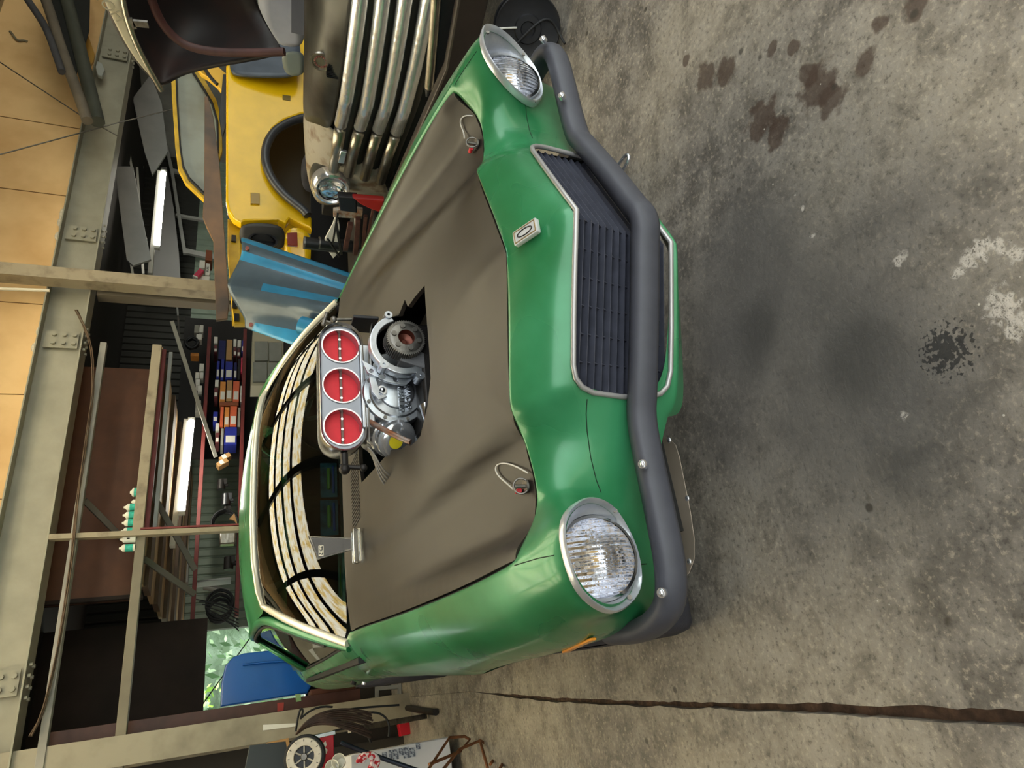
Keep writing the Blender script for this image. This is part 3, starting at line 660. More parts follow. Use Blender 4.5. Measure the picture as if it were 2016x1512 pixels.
# ---- headlights
LENS = mat('headlight_glass', (236, 240, 244), .06, 0, trans=1, ior=1.5)
REFL = mat('headlight_reflector', (225, 226, 232), .12, 1, bump=.5, bscale=55, bdist=.01)
def lens_mat():
    m = bpy.data.materials.new('fluted_lens'); m.use_nodes = True; nt = m.node_tree; b = nt.nodes['Principled BSDF']
    b.inputs['Transmission Weight'].default_value = 1; b.inputs['Roughness'].default_value = .03; b.inputs['IOR'].default_value = 1.5; b.inputs['Base Color'].default_value = (.95, .97, 1, 1)
    t = nt.nodes.new('ShaderNodeTexCoord'); w = nt.nodes.new('ShaderNodeTexWave'); w.bands_direction = 'X'; w.inputs['Scale'].default_value = 26; w.inputs['Distortion'].default_value = .6
    v = nt.nodes.new('ShaderNodeTexVoronoi'); v.inputs['Scale'].default_value = 34; v.distance = 'CHEBYCHEV'
    mx = nt.nodes.new('ShaderNodeMath'); mx.operation = 'ADD'; bp = nt.nodes.new('ShaderNodeBump'); bp.inputs['Strength'].default_value = .7; bp.inputs['Distance'].default_value = .004
    nt.links.new(t.outputs['Object'], w.inputs['Vector']); nt.links.new(t.outputs['Object'], v.inputs['Vector'])
    nt.links.new(w.outputs['Fac'], mx.inputs[0]); nt.links.new(v.outputs['Distance'], mx.inputs[1]); nt.links.new(mx.outputs[0], bp.inputs['Height']); nt.links.new(bp.outputs[0], b.inputs['Normal'])
    return m
FL = lens_mat()
BEZ = mat('headlight_bezel', (212, 216, 222), .3, .7, bump=.12, bscale=30, var=.08, vscale=25)
kp = [kk[i] for i in range(8)]
def smooth_ring(P, n=6):
    o = []; k = len(P)
    for i in range(k):
        a, b, c, d = (Vector(P[(i+j-1) % k]) for j in range(4))
        for s_ in range(n):
            t = s_/n; o.append(.5*((2*b)+(-a+c)*t+(2*a-5*b+4*c-d)*t*t+(-a+3*b-3*c+d)*t*t*t))
    return o
for sx in (-1, 1):
    hl = thing('headlight', None, None, (sx*.712, .16, .66)); hl.parent = car; hl.location = V(sx*.712, .16, .66)-wloc(car)
    R0 = smooth_ring([(p[0]-.712, p[1]-.66) for p in kp]); n = len(R0)
    def bz(sc, dy, cx=0, cz=0, circle=None):
        o = []
        for k_ in range(n):
            x, z = R0[k_]
            if circle is not None:
                a = math.atan2(z, x); x, z = cx+circle*math.cos(a), cz+circle*math.sin(a)
            else: x, z = x*sc, z*sc
            o.append(V(sx*(.712+x), .152-(z)*.49+dy if circle is None else .178+dy-z*.15, .66+z))
        return o
    loft('bezel', [bz(1.03, .012), bz(1.03, -.006), bz(1.0, -.012), bz(.955, -.004), bz(0, .004, 0, -.005, .094), bz(0, .03, 0, -.005, .093)], BEZ, hl, cap=False, auto=50)
    lm = frame((sx*.712, .19, .655), (1, 0, 0), (0, .15, 1), (0, -1, .15))
    lathe('lens', [(0, .022), (.03, .021), (.055, .016), (.075, .008), (.085, .0), (.089, -.012), (.089, -.02)], lm, FL, hl)
    lathe('reflector', [(0, -.075), (.03, -.066), (.055, -.05), (.072, -.03), (.084, -.014)], lm, REFL, hl)
    lathe('retaining_ring', [(.085, .004), (.092, .0), (.094, -.008), (.092, -.02)], lm, POL, hl)
    cyl('bulb', lm @ V(0, 0, -.07), lm @ V(0, 0, -.03), .009, mat('bulb_glass', (245, 205, 140), .2, .2), hl)
    for a in (75, 215, 330):
        x, z = .105*math.cos(math.radians(a)), .118*math.sin(math.radians(a))
        if a == 215: x, z = -.098, -.07
        p = V(sx*(.712+x*.98), .152-z*.49-.008, .66+z*.9); cyl('screw', p, p+V(0, -.004, .001), .005, STEEL, hl)

# ---- panel seams, laid on the finished body skin
dg_ = bpy.context.evaluated_depsgraph_get(); bve = BVHTree.FromObject(body, dg_); boff = wloc(body)
def onbody(px, py):
    d = ray(px, py).normalized(); h = bve.ray_cast(T-boff, d); return None if h[0] is None else h[0]+boff-d*.0003
for P in ([(1013, 1113), (1030, 1108), (1060, 1099), (1098, 1092)], [(1156, 786), (1154, 815), (1156, 850), (1163, 900), (1174, 945), (1186, 976)], [(895, 168), (905, 150), (925, 120), (942, 96)], [(1034, 182), (1036, 225), (1042, 255), (1050, 276)], [(686, 1266), (695, 1280), (706, 1294)], [(1250, 1111), (1262, 1111), (1276, 1110)]):
    Q_ = []
    for (x0, y0), (x1, y1) in zip(P, P[1:]):
        for k_ in range(5): Q_.append(onbody(lerp(x0, x1, k_/5), lerp(y0, y1, k_/5)))
    Q_ = [p for p in Q_ if p is not None]
    if len(Q_) > 3: tube('panel_seam', Q_, .0011, SEAM, car, smooth=False)
# ---- bumper (swept D-section)
def sweep(path, sec, n=6):
    P = []; k = len(path)
    for i in range(k-1):
        a, b, c, d = path[max(0, i-1)], path[i], path[i+1], path[min(k-1, i+2)]
        for s_ in range(n):
            t = s_/n; P.append(.5*((2*b)+(-a+c)*t+(2*a-5*b+4*c-d)*t*t+(-a+3*b-3*c+d)*t*t*t))
    P.append(path[-1]); R_ = []
    for i, p in enumerate(P):
        t = (P[min(i+1, len(P)-1)]-P[max(i-1, 0)]); t.z = 0; t.normalize(); nrm = V(t.y, -t.x, 0)
        R_.append([p+nrm*u+V(0, 0, w) for u, w in sec])
    return R_
bp_ = [V(-.862, .42, .52), V(-.866, .28, .522), V(-.835, .165, .525), V(-.76, .12, .527), V(-.64, .107, .53), V(-.50, .104, .53), V(-.42, .095, .53), V(-.36, .068, .53), V(-.2, -.003, .53), V(-.06, -.06, .53), V(-.02, -.078, .53), V(.02, -.078, .53), V(.06, -.06, .53), V(.2, -.003, .53), V(.36, .068, .53), V(.42, .095, .53), V(.50, .104, .53), V(.64, .107, .53), V(.76, .12, .527), V(.835, .165, .525), V(.866, .28, .522), V(.862, .42, .52)]
sec = [(-.022, .026), (-.004, .031), (.010, .029), (.019, .018), (.023, 0), (.022, -.018), (.013, -.032), (-.004, -.037), (-.022, -.034), (-.028, -.015), (-.028, .012)]
bu = loft('bumper', sweep(bp_, sec, 4), BUMP, car, auto=60, label='satin grey painted front bumper')
for x, y in ((-.541, .104), (.541, .104), (-.805, .135), (.805, .135)):
    s_ = -1 if x < 0 else 1
    bm = bmesh.new(); bm_cyl(bm, (x, y-.022, .562), (x, y-.030, .572), .010); bm_sph(bm, (x, y-.030, .572), .008, (1, .7, .7)); fin('bumper_bolt', bm, CHROME, bu)
# ---- chin plates
BR = mat('brushed_plate', (150, 138, 122), .32, .75, var=.1, vscale=10, bump=.08, bscale=30)
pn = V(0, -.62, .78).normalized(); po = V(0, .335, .262); pu_ = V(1, 0, 0); pv_ = V(0, .78, .62).normalized()
CT = [(1285, 862), (1318, 864), (1330, 876), (1338, 900), (1350, 960), (1360, 1010), (1367, 1060), (1367, 1100), (1357, 1128), (1335, 1146), (1290, 1160), (1255, 1100), (1250, 880)]
C3 = [onp(x, y, pn, pn.dot(po)) for x, y in CT]
for sx in (-1, 1):
    P2 = [(-sx*abs(p.x)*-1, (p-po).dot(pv_)) for p in C3]
    mt = frame(po, pu_, pv_, pu_.cross(pv_))
    cp = plate('chin_plate', P2, [], .004, mt, BR, car, bevel=.0008, label='brushed metal chin plate')
    for x, y in ((1321, 870), (1357, 985), (1361, 1110)):
        p = onp(x, y, pn, pn.dot(po)); p.x = sx*abs(p.x); bm = bmesh.new(); bm_sph(bm, p+pn*.004-V(sx*.006, -.006, 0), .009, (1, 1, .6)); fin('plate_bolt', bm, CHROME, cp)
tube('tow_hook', [V(.452, .262, .33), V(.463, .225, .322), V(.470, .190, .318), V(.466, .165, .318), V(.452, .158, .318), V(.440, .168, .318), V(.434, .19, .318), V(.430, .225, .322), V(.436, .262, .33)], .0055, CHROME, car, label='chrome tow ring')
# ---- amber markers
for sx in (-1, 1):
    bar('side_marker', (sx*.868, .32, .628), (sx*.884, .47, .628), .006, .018, mat('amber_lens', (236, 150, 40), .3, 0, coat=.5), car)
# ---- wheels
def wheel(c, r, w, parent, sx, rim=POL):
    wl = thing('wheel', None, None, c); wl.parent = parent; wl.location = Vector(c)-wloc(parent)
    mx = frame(c, (0, 1, 0), (0, 0, 1), (sx, 0, 0)) if True else None
    pr = [(r*.62, -w*.5), (r*.80, -w*.52), (r*.94, -w*.46), (r*.99, -w*.36), (r, -w*.1), (r, w*.1), (r*.99, w*.36), (r*.94, w*.46), (r*.80, w*.52), (r*.62, w*.5)]
    lathe('tyre', pr, mx, TYRE, wl, n=48)
    lathe('rim', [(0, w*.25), (r*.2, w*.27), (r*.25, w*.15), (r*.5, w*.2), (r*.58, w*.45), (r*.63, w*.47), (r*.63, -w*.4)], mx, rim, wl)
    return wl
for sx in (-1, 1):
    wheel((sx*.776, .885, .290), .290, .19, car, sx); wheel((sx*.775, 3.42, .315), .315, .205, car, sx)

# ---- greenhouse
HW = [(0, 1.985, 1.285), (.17, 1.995, 1.283), (.33, 2.02, 1.273), (.45, 2.055, 1.252), (.51, 2.10, 1.228)]     # header of the windshield opening
BW = [(0, 1.515, .975), (.2, 1.515, .975), (.42, 1.522, .972), (.62, 1.54, .968), (.735, 1.575, .962)]           # its base
def both(P): return [V(-p[0], p[1], p[2]) for p in P[::-1]][:-1]+[V(*p) for p in P]
hw, bw = both(HW), both(BW); n = len(hw)
G = []
for j in range(9):
    t = j/8; row = []
    for i in range(n):
        p = bw[i].lerp(hw[i], t); u = (i-(n-1)/2)/((n-1)/2)
        p += V(0, -.026, .040)*math.sin(t*math.pi)*(1-.3*u*u); row.append(p)
    G.append(row)
loft('windshield', G, WSG, car, closed=False, cap=False, auto=None, sub=2, label='windshield reflecting the bright roof panels')
edge = [bw[0]]+[G[j][0] for j in range(1, 9)]+hw[1:-1]+[G[j][-1] for j in range(8, -1, -1)]
tr = edge
tube('windshield_trim', tr, .015, TRIM_REFL, car, smooth=False, label='windshield trim with a painted cream reflection')
tube('glass_seal', [p+V(0, .004, -.016)+(V(0, 0, 0)-V(p.x, 0, 0))*.03 for p in tr], .013, RUB, car, smooth=False)
# roof
rows = []
for y, w, zc, ze in ((2.01, .515, 1.292, 1.232), (2.12, .545, 1.310, 1.245), (2.4, .565, 1.330, 1.262), (2.75, .56, 1.335, 1.262), (3.05, .53, 1.305, 1.235), (3.4, .49, 1.17, 1.11), (3.62, .50, 1.02, .98)):
    rows.append([V(s_*w, y+(0.09*s_*s_ if y < 2.05 else (.04*s_*s_ if y < 2.2 else 0)), zc-(zc-ze)*abs(s_)**2.2) for s_ in [-1, -.9, -.7, -.35, 0, .35, .7, .9, 1]])
rows[0] = [V(-.54, 2.10, 1.222)]+[rows[0][k_] for k_ in range(1, 8)]+[V(.54, 2.10, 1.222)]
loft('roof', rows, GREEN, car, closed=False, cap=False, auto=None, sub=2)
for sx in (-1, 1):
    # A pillar, roof rail and drip moulding
    a = [V(sx*.748, 1.60, .95), V(sx*.70, 1.72, 1.035), V(sx*.635, 1.91, 1.135), V(sx*.57, 2.07, 1.21), V(sx*.555, 2.25, 1.243), V(sx*.572, 2.6, 1.255), V(sx*.56, 2.95, 1.24), V(sx*.56, 3.2, 1.16), V(sx*.60, 3.45, 1.02), V(sx*.66, 3.6, .97)]
    tube('roof_pillar', a, .019, GREEN, car)
    tube('drip_moulding', [p+V(sx*.024, .012, -.014) for p in a[1:8]], .007, RUB, car)
    b = [V(sx*.742, 1.66, .958), V(sx*.75, 2.2, .958), V(sx*.75, 2.9, .965)]
    tube('belt_seal', b, .006, RUB, car)
    top = [V(sx*.70, 1.76, 1.03), V(sx*.625, 1.95, 1.13), V(sx*.565, 2.12, 1.215), V(sx*.57, 2.6, 1.23), V(sx*.56, 2.95, 1.22)]
    bot = [V(sx*.742, 1.70, .96), V(sx*.742, 1.9, .958), V(sx*.745, 2.15, .958), V(sx*.745, 2.6, .958), V(sx*.745, 2.95, .962)]
    loft('side_window', [bot, top], glass('dark_glass', (70, 78, 76), 0., 1.5), car, closed=False, cap=False, auto=None)
    mesh('rear_quarter_panel', [V(sx*.75, 2.9, .962), V(sx*.565, 2.93, 1.235), V(sx*.56, 3.2, 1.16), V(sx*.60, 3.45, 1.02), V(sx*.72, 3.45, .98), V(sx*.75, 3.1, .965)], [(0, 1, 2, 3, 4, 5)], GREEN, car, solid=.01)
# interior
INT = mat('interior_black', (24, 24, 24), .7, var=.2, vscale=8)
bm = bmesh.new(); bm_box(bm, (0, 2.55, .35), (1.5, 2.1, .02)); bm_box(bm, (0, 1.60, .66), (1.4, .02, .56)); bm_box(bm, (-.80, 2.4, .62), (.02, 1.7, .62)); bm_box(bm, (.80, 2.4, .62), (.02, 1.7, .62)); bm_box(bm, (0, 3.5, .68), (1.2, .02, .62))
fin('cabin_shell', bm, INT, car, smooth=False)
loft('dashboard', [[V(x, 1.56, .945), V(x, 1.70, .955), V(x, 1.80, .94), V(x, 1.84, .88), V(x, 1.80, .70), V(x, 1.6, .66)] for x in (-.70, -.3, .1, .5, .70)], mat('dash_green_grey', (46, 58, 52), .55, var=.15), car, auto=40)
sw = lathe('steering_wheel', [(.175+.014*math.cos(a), .014*math.sin(a)) for a in [i*math.pi/4 for i in range(9)]], frame((.36, 2.02, .93), (1, 0, 0), (0, .5, .86), (0, -.86, .5)), INT, car)
bm = bmesh.new()
for a in (90, 210, 330): bm_bar(bm, (.36, 2.02, .93), V(.36, 2.02, .93)+V(1, 0, 0)*.17*math.cos(math.radians(a))+V(0, .5, .86)*.17*math.sin(math.radians(a)), .02, .006)
bm_cyl(bm, (.36, 2.03, .92), (.36, 1.84, .82), .03); fin('wheel_spoke', bm, STEEL, sw)
for sx in (-1, 1):
    loft('seat', [[V(sx*.36+sx*0+x, 2.25+dy, z) for x, dy, z in ((-.24, 0, .45), (.24, 0, .45), (.24, .45, .47), (.26, .62, 1.05), (-.26, .62, 1.05), (-.24, .45, .47))], [V(sx*.36+x, 2.25+dy, z) for x, dy, z in ((-.24, 0, .58), (.24, 0, .58), (.24, .38, .60), (.2, .5, 1.08), (-.2, .5, 1.08), (-.24, .38, .60))]], INT, car, auto=30)
lathe('rear_view_mirror', [(0, .02), (.02, .02), (.03, .0)], frame((0, 2.05, 1.19), (1, 0, 0), (0, 0, 1), (0, 1, 0)) @ Matrix.Diagonal((3.2, 1, 1, 1)), INT, car)
# small lock and door handle dot on the fender/door top
bm = bmesh.new(); bm_cyl(bm, (-.858, 2.12, .852), (-.870, 2.12, .857), .013); fin('door_lock', bm, DARKM, car)
bm = bmesh.new(); bm_cyl(bm, (-.868, 1.97, .835), (-.878, 1.97, .838), .008); fin('trim_stud', bm, CHROME, car)

# ---- engine: supercharger and injector hat
def YF(x, y, z): return frame((x, y, z), (1, 0, 0), (0, 0, 1), (0, -1, 0))    # local z faces the front of the car
blower = thing('supercharger', None, None, (0, .95, .80)); blower.parent = car; blower.location = V(0, .95, .80)-wloc(car)
# blower case
loft('blower_case', [[V(x*s_, y, .90+z*s_) for x, z in [(math.cos(a)*.135*(1 if abs(math.cos(a)) > .5 else .95), math.sin(a)*.085) for a in [k_*math.pi/10 for k_ in range(20)]]] for y, s_ in ((.90, .95), (.91, 1), (1.12, 1), (1.2, .96), (1.22, .8))], ALU, blower, auto=45)
bm = bmesh.new()
for k_ in range(9): bm_box(bm, (-.128+.032*k_, 1.05, .982), (.006, .28, .018))
fin('case_rib', bm, ALU, blower, smooth=False)
# front cover: round raised disc with lettering
cm = YF(-.03, .885, .895)
lathe('front_cover', [(0, .030), (.052, .030), (.058, .026), (.060, .018), (.083, .016), (.088, .010), (.104, .008), (.108, .002), (.108, -.03)], cm, ALU, blower)
text('cover_lettering', 'LITTLEFIELD\nBLOWERS', .0235, YF(-.045, .852, .872), POL, blower, .0035)
for a in range(20, 360, 45):
    p = cm @ V(.096*math.cos(math.radians(a)), .096*math.sin(math.radians(a)), .008); cyl('cover_bolt', p, p+V(0, -.006, 0), .0065, STEEL, blower, n=6)
bm = bmesh.new(); p = cm @ V(-.005, .052, .03); bm_cyl(bm, p, p+V(0, -.01, 0), .016); bm_sph(bm, p+V(0, -.012, 0), .009); fin('cover_plug', bm, POL, blower)
# belt drive: toothed pulley with hub, bolts and open bracket
gc = PY(798, 668, .76)
teeth = []
for k_ in range(56*2):
    a = 2*math.pi*k_/112; r_ = .064 if k_ % 2 else .0595; teeth += [(r_*math.cos(a-.012), r_*math.sin(a-.012)), (r_*math.cos(a+.012), r_*math.sin(a+.012))]
pm = YF(gc.x, .775, gc.z)
pul = plate('drive_pulley', teeth, [circ(0, 0, .028)], .055, pm, STEEL, blower, label='toothed steel belt pulley')
lathe('pulley_flange', [(.027, .030), (.050, .030), (.054, .027), (.054, .02)], pm, STEEL, pul)
lathe('pulley_bore', [(.027, .031), (.026, .005), (.010, .0), (.007, -.004), (0, -.004)], pm, mat('rust_brown', (104, 58, 46), .4, .6), pul)
for a in range(0, 360, 60):
    p = pm @ V(.041*math.cos(math.radians(a+15)), .041*math.sin(math.radians(a+15)), .03); cyl('pulley_bolt', p, p+V(0, -.005, 0), .0085, STEEL, pul, n=12)
box('pulley_block', (gc.x-.055, .80, gc.z-.03), (.055, .05, .085), mat('sand_cast', (128, 128, 130), .75, .7, bump=.5, bscale=200, bdist=.002), blower, R=Matrix.Rotation(.3, 3, 'Y'))
# bracket arc round the pulley
def arc(cx, cy, r, a0, a1, n=20): return [(cx+r*math.cos(math.radians(lerp(a0, a1, i/n))), cy+r*math.sin(math.radians(lerp(a0, a1, i/n)))) for i in range(n+1)]
bo = arc(0, 0, .105, 20, 200)+[(-.110, -.05), (-.085, -.07)]+arc(0, 0, .088, 205, 18)
plate('belt_bracket', bo, [], .030, YF(gc.x-.005, .80, gc.z+.002), ALU, blower, bevel=.003)
for p_, r_ in (((.098, .045), .013), ((-.085, .07), .014), ((-.118, -.045), .015)):
    lathe('bracket_boss', [(.005, .0), (.005, .024), (r_, .024), (r_, -.02)], YF(gc.x+p_[0], .80, gc.z+p_[1]), ALU, blower)
o = plate('bracket_web', [(-.13, .03), (-.10, .09), (-.06, .105), (-.085, .06), (-.105, 0), (-.11, -.06), (-.14, -.03)], [circ(-.112, .045, .012), circ(-.121, .0, .011), circ(-.095, .078, .008)], .010, YF(gc.x+.008, .83, gc.z+.022), ALU, blower, bevel=.001)
o = plate('slotted_arm', [(-.165, .055), (-.15, .075), (-.11, .085), (-.09, .09), (-.10, .105), (-.15, .098), (-.175, .08)], [circ(-.155, .072, .007)], .008, YF(gc.x-.005, .84, gc.z), ALU, blower, bevel=.001)
# injector hat
R_B = .060
hc = V(.0, .90, 1.064)
hat = thing('injector_hat', None, None, hc-V(0, 0, .07)); hat.parent = car; hat.location = hc-V(0, 0, .07)-wloc(car)
R_ = []
for dy, s1, s2 in ((0, .465, .148), (-.005, .462, .145), (.05, .465, .148), (.10, .445, .135), (.17, .42, .11), (.19, .40, .095)):
    pass
def sta(w, h, y): return [hc+V(x*.965, y, z*.93) for x, z in stadium(w, h)]
loft('hat_shell', [sta(.455, .140, -.012), sta(.468, .152, -.018), sta(.472, .156, -.012), sta(.470, .154, .03), sta(.45, .145, .09), sta(.40, .12, .16), sta(.34, .09, .18)], POL, hat, cap=False, auto=50)
plate('hat_face', [(x*.965, y*.93) for x, y in stadium(.455, .142)], [circ(-.143, 0, R_B, 40), circ(0, 0, R_B, 40), circ(.143, 0, R_B, 40)], .010, YF(hc.x, hc.y+.004, hc.z), mat('hat_face_grey', (148, 152, 162), .38, .6, var=.06), hat, bevel=.001)
for k_ in (-1, 0, 1):
    c = hc+V(.143*k_, .03, 0)
    bf = lathe('butterfly', [(0, .0015), (.059, .0015), (.059, -.0015), (0, -.0015)], YF(*c) @ Matrix.Rotation(math.radians(6), 4, 'X'), RED, hat, label='red throttle butterfly disc')
    bm = bmesh.new(); bm_bar(bm, c+V(-.062, -.006, 0), c+V(.062, -.006, 0), .011, .007)
    fin('throttle_shaft', bm, mat('grey_shaft', (112, 90, 84), .5, .6), bf)
    for dx in (-.035, 0, .035): cyl('shaft_screw', c+V(dx, -.009, 0), c+V(dx, -.014, 0), .0044, POL, bf, n=10)
    lathe('bore_ring', [(.0585, -.03), (.0585, .012), (.063, .012)], YF(*(hc+V(.143*k_, .006, 0))), POL, hat)
box('scoop_base', (0, .965, .985), (.30, .16, .045), ALU, hat, bev=.006)
box('linkage_plate', (.235, .90, .985), (.012, .10, .085), BLK, hat)
bm = bmesh.new(); L0 = hc+V(.245, 0, .0)
bm_cyl(bm, L0+V(0, .0, .02), L0+V(.01, .0, -.09), .005); bm_sph(bm, L0+V(0, 0, .02), .011); bm_sph(bm, L0+V(.01, 0, -.09), .011); bm_bar(bm, L0+V(-.01, .02, .01), L0+V(.0, .02, .05), .02, .006); bm_cyl(bm, L0+V(-.02, .01, .055), L0+V(.03, .01, .04), .006)
fin('throttle_linkage', bm, STEEL, hat)
bm = bmesh.new(); L1 = hc+V(-.25, 0, 0)
bm_cyl(bm, L1+V(.02, 0, 0), L1+V(-.03, 0, 0), .012); bm_sph(bm, L1+V(-.03, 0, 0), .017); bm_cyl(bm, L1+V(-.02, 0, .015), L1+V(-.03, -.01, -.05), .007); bm_sph(bm, L1+V(-.03, -.01, -.055), .012)
fin('cable_clamp', bm, DARKM, hat)
# fuel lines and side plumbing
sp = []
for k_ in range(4):
    a = hc+V(-.205+.004*k_, .01+.02*k_, -.075-.004*k_); sp.append([a, a+V(-.03, -.01, -.03), a+V(-.09-.012*k_, 0, -.035+.006*k_), a+V(-.10-.012*k_, .02, -.09)])
sp.append([hc+V(-.2, -.02, -.075), hc+V(.22, -.02, -.085), hc+V(.24, -.02, -.11)])
tube('fuel_line', None, .0026, STEEL, hat, splines=sp)
# snout cylinder with yellow label, cans and pipes on the passenger side
sn = thing('fuel_pump', None, None, (-.20, .90, .86)); sn.parent = car; sn.location = V(-.20, .90, .86)-wloc(car)
ax = V(-.35, -.5, -.15).normalized(); pmx = axes(ax); pmx.translation = V(-.165, .93, .90)
lathe('pump_body', [(0, .05), (.05, .05), (.058, .045), (.058, .03), (.066, .028), (.066, .015), (.060, .012), (.060, -.005), (.070, -.008), (.070, -.03), (.062, -.033), (.062, -.09)], pmx, CHROME, sn)
lathe('yellow_label', [(0, .0), (.024, .0)], pmx @ Matrix.Translation((.0, .015, .0515)), mat('yellow_sticker', (225, 205, 40), .5), sn)
tube('corroded_hose', [V(-.12, .90, .985), V(-.17, .84, .955), V(-.215, .80, .915), V(-.235, .78, .885)], .009, COPPER, sn)
box('valve_cover', (-.21, .98, .84), (.11, .14, .10), POL, sn, bev=.012)
cyl('air_pipe', (-.17, 1.10, .86), (-.28, 1.02, .82), .03, POL, sn)
cyl('water_pipe', (-.10, .80, .82), (-.2, .80, .80), .022, POL, sn)
bm = bmesh.new(); bm_box(bm, (0, .95, .62), (.5, .6, .34)); bm_box(bm, (0, 1.0, .80), (.36, .45, .06)); bm_cyl(bm, (0, .62, .60), (0, .66, .60), .09)
fin('engine_block', bm, DARKM, car, bev=.01)

# ================================================================== THINGS AROUND THE CAR
def patch(name, rows, m, parent=None, plane='x', sub=2, solid=.006, label=None, auto=None):
    fn = {'x': PX, 'y': PY, 'b': PB, 'z': PZ}[plane]
    R_ = [[fn(*p) for p in r] for r in rows]
    k = len(R_[0]); vs = [v for r in R_ for v in r]; fs = []
    for i in range(len(R_)-1):
        for j in range(k-1): fs.append((i*k+j, i*k+j+1, (i+1)*k+j+1, (i+1)*k+j))
    return mesh(name, vs, fs, m, parent, auto=auto, sub=sub, solid=solid, off=0, label=label)
def poly(name, P, plane, c, m, parent=None, th=.02, bevel=.003, holes=(), label=None):
    """flat cut-out of real thickness standing on a vertical plane: outline from photo points"""
    if plane == 'y': o, ux, uy, n, fn = V(0, c, 0), V(1, 0, 0), V(0, 0, 1), V(0, -1, 0), PY
    elif plane == 'x': o, ux, uy, n, fn = V(c, 0, 0), V(0, 1, 0), V(0, 0, 1), V(1, 0, 0), PX
    else: o, ux, uy, n, fn = NB*c, UB, UP, -NB, PB
    def q_(p): w = fn(p[0], p[1], c)-o; return (w.dot(ux), w.dot(uy))
    return plate(name, [q_(p) for p in P], [[q_(p) for p in H] for H in holes], th, frame(o, ux, uy, n), m, parent, bevel, label)

# ---------------------------------------------------------------- old pickup truck on the right
PAT = mat('patina_paint', (70, 69, 63), .38, .3, col2=(42, 39, 35), vscale=5, vcon=(.4, .62), bump=.2, bscale=8)
RUSTY = mat('rusty_grey_paint', (146, 140, 128), .5, .1, col2=(104, 84, 66), vscale=9, vcon=(.5, .64), bump=.1, bscale=30)
DULLC = mat('dull_chrome', (168, 162, 150), .3, .95, var=.12, vscale=20, bump=.15, bscale=40)
CHR2 = mat('pitted_chrome', (232, 234, 238), .27, .8, var=.08, vscale=14, bump=.35, bscale=22)
truck = thing('pickup_truck', 'old pickup truck with long chrome grille bars and one round headlight', 'truck', (3.2, 1.1, 0))
def tx(py): return interp([(-260, 1.74), (-120, 1.68), (0, 1.65), (110, 1.66), (204, 1.70), (290, 1.79), (350, 1.87)], py)
bars = [[(657, 334), (664, 290), (671, 245), (683, 190), (695, 110), (703, 50), (709, 0), (716, -90), (722, -200)],
        [(686, 343), (696, 298), (709, 250), (723, 205), (737, 120), (747, 50), (753, 0), (766, -90), (776, -200)],
        [(718, 350), (731, 300), (745, 255), (761, 208), (778, 125), (790, 50), (797, 0), (813, -90), (826, -200)],
        [(749, 357), (764, 306), (781, 260), (797, 215), (818, 130), (833, 55), (843, 0), (862, -90), (878, -200)]]
def barprof(path, w, dpt, m, name):
    R_ = []
    for i, p in enumerate(path):
        t = (path[min(i+1, len(path)-1)]-path[max(i-1, 0)]).normalized(); nx = V(-1, 0, 0); nx = (nx-t*nx.dot(t)).normalized(); b_ = t.cross(nx)
        R_.append([p+b_*w*math.sin(a)+nx*dpt*(math.cos(a)) for a in [k_*math.pi/6 for k_ in range(12)]])
    return loft(name, R_, m, truck, auto=None)
for k_, P in enumerate(bars):
    W3 = [PX(x, y, tx(y)) for x, y in P]
    o = barprof(W3[2:], .033, .030, CHR2, 'grille_bar')
    o = barprof([W3[0], W3[1], W3[2].lerp(W3[1], .2)], .030, .026, DULLC, 'bar_end')
    W4 = [p+V(.05, 0, -.042) for p in W3]; barprof(W4, .034, .022, mat('grille_recess', (62, 60, 56), .5, .4), 'grille_slat')
patch('nose_panel', [[(601, -90, 2.06), (600, 0, 2.03), (600, 90, 2.0), (598, 170, 1.99), (597, 235, 2.03)],
                     [(622, -90, 1.90), (622, 0, 1.84), (620, 90, 1.82), (617, 170, 1.85), (610, 240, 1.93)],
                     [(660, -90, 1.82), (655, 0, 1.76), (648, 90, 1.75), (640, 170, 1.79), (632, 245, 1.87)],
                     [(705, -90, 1.80), (695, 0, 1.72), (682, 95, 1.73), (668, 180, 1.78), (655, 260, 1.85)]], PAT, truck, label='dull dark nose panel of the old truck')
patch('front_fender', [[(597, 215, 2.25), (599, 260, 2.10), (602, 310, 2.06), (606, 355, 2.12), (622, 402, 2.3)],
                       [(612, 225, 2.0), (622, 262, 1.95), (626, 310, 1.93), (632, 355, 1.95), (650, 404, 2.15)],
                       [(640, 245, 1.90), (655, 275, 1.88), (662, 318, 1.87), (678, 362, 1.89), (690, 400, 2.05)],
                       [(668, 262, 1.87), (690, 330, 1.86), (705, 358, 1.86), (720, 378, 1.90), (726, 398, 2.0)],
                       [(745, 320, 1.90), (758, 362, 1.88), (764, 378, 1.90), (768, 388, 1.93), (766, 396, 2.0)]], RUSTY, truck, label='grey rust stained fender of the old truck')
poly('radiator_shroud', [(650, -200), (650, 250), (690, 340), (770, 370), (900, 330), (960, -100)], 'x', 1.98, mat('shroud_black', (30, 29, 28), .7), truck, th=.01)
hcn = PX(652, 366, 1.86); hmx = axes(V(-1, -.28, -.02)); hmx.translation = hcn
lathe('headlight_rim', [(.080, .035), (.088, .045), (.100, .040), (.110, .015), (.115, -.03)], hmx, CHROME, truck)
o = lathe('headlight_lens', [(0, .045), (.04, .041), (.07, .030), (.084, .018)], hmx, FL, truck)
lathe('headlight_bowl', [(0, -.05), (.04, -.035), (.07, -.005), (.084, .016)], hmx, REFL, truck)
lathe('headlight_shell', [(.112, -.02), (.12, -.10), (.09, -.22)], hmx, PAT, truck)
ecn = PX(632, 120, 1.79); emx2 = frame(ecn, (0, -1, 0), (.12, 0, 1), (-1, 0, .12))
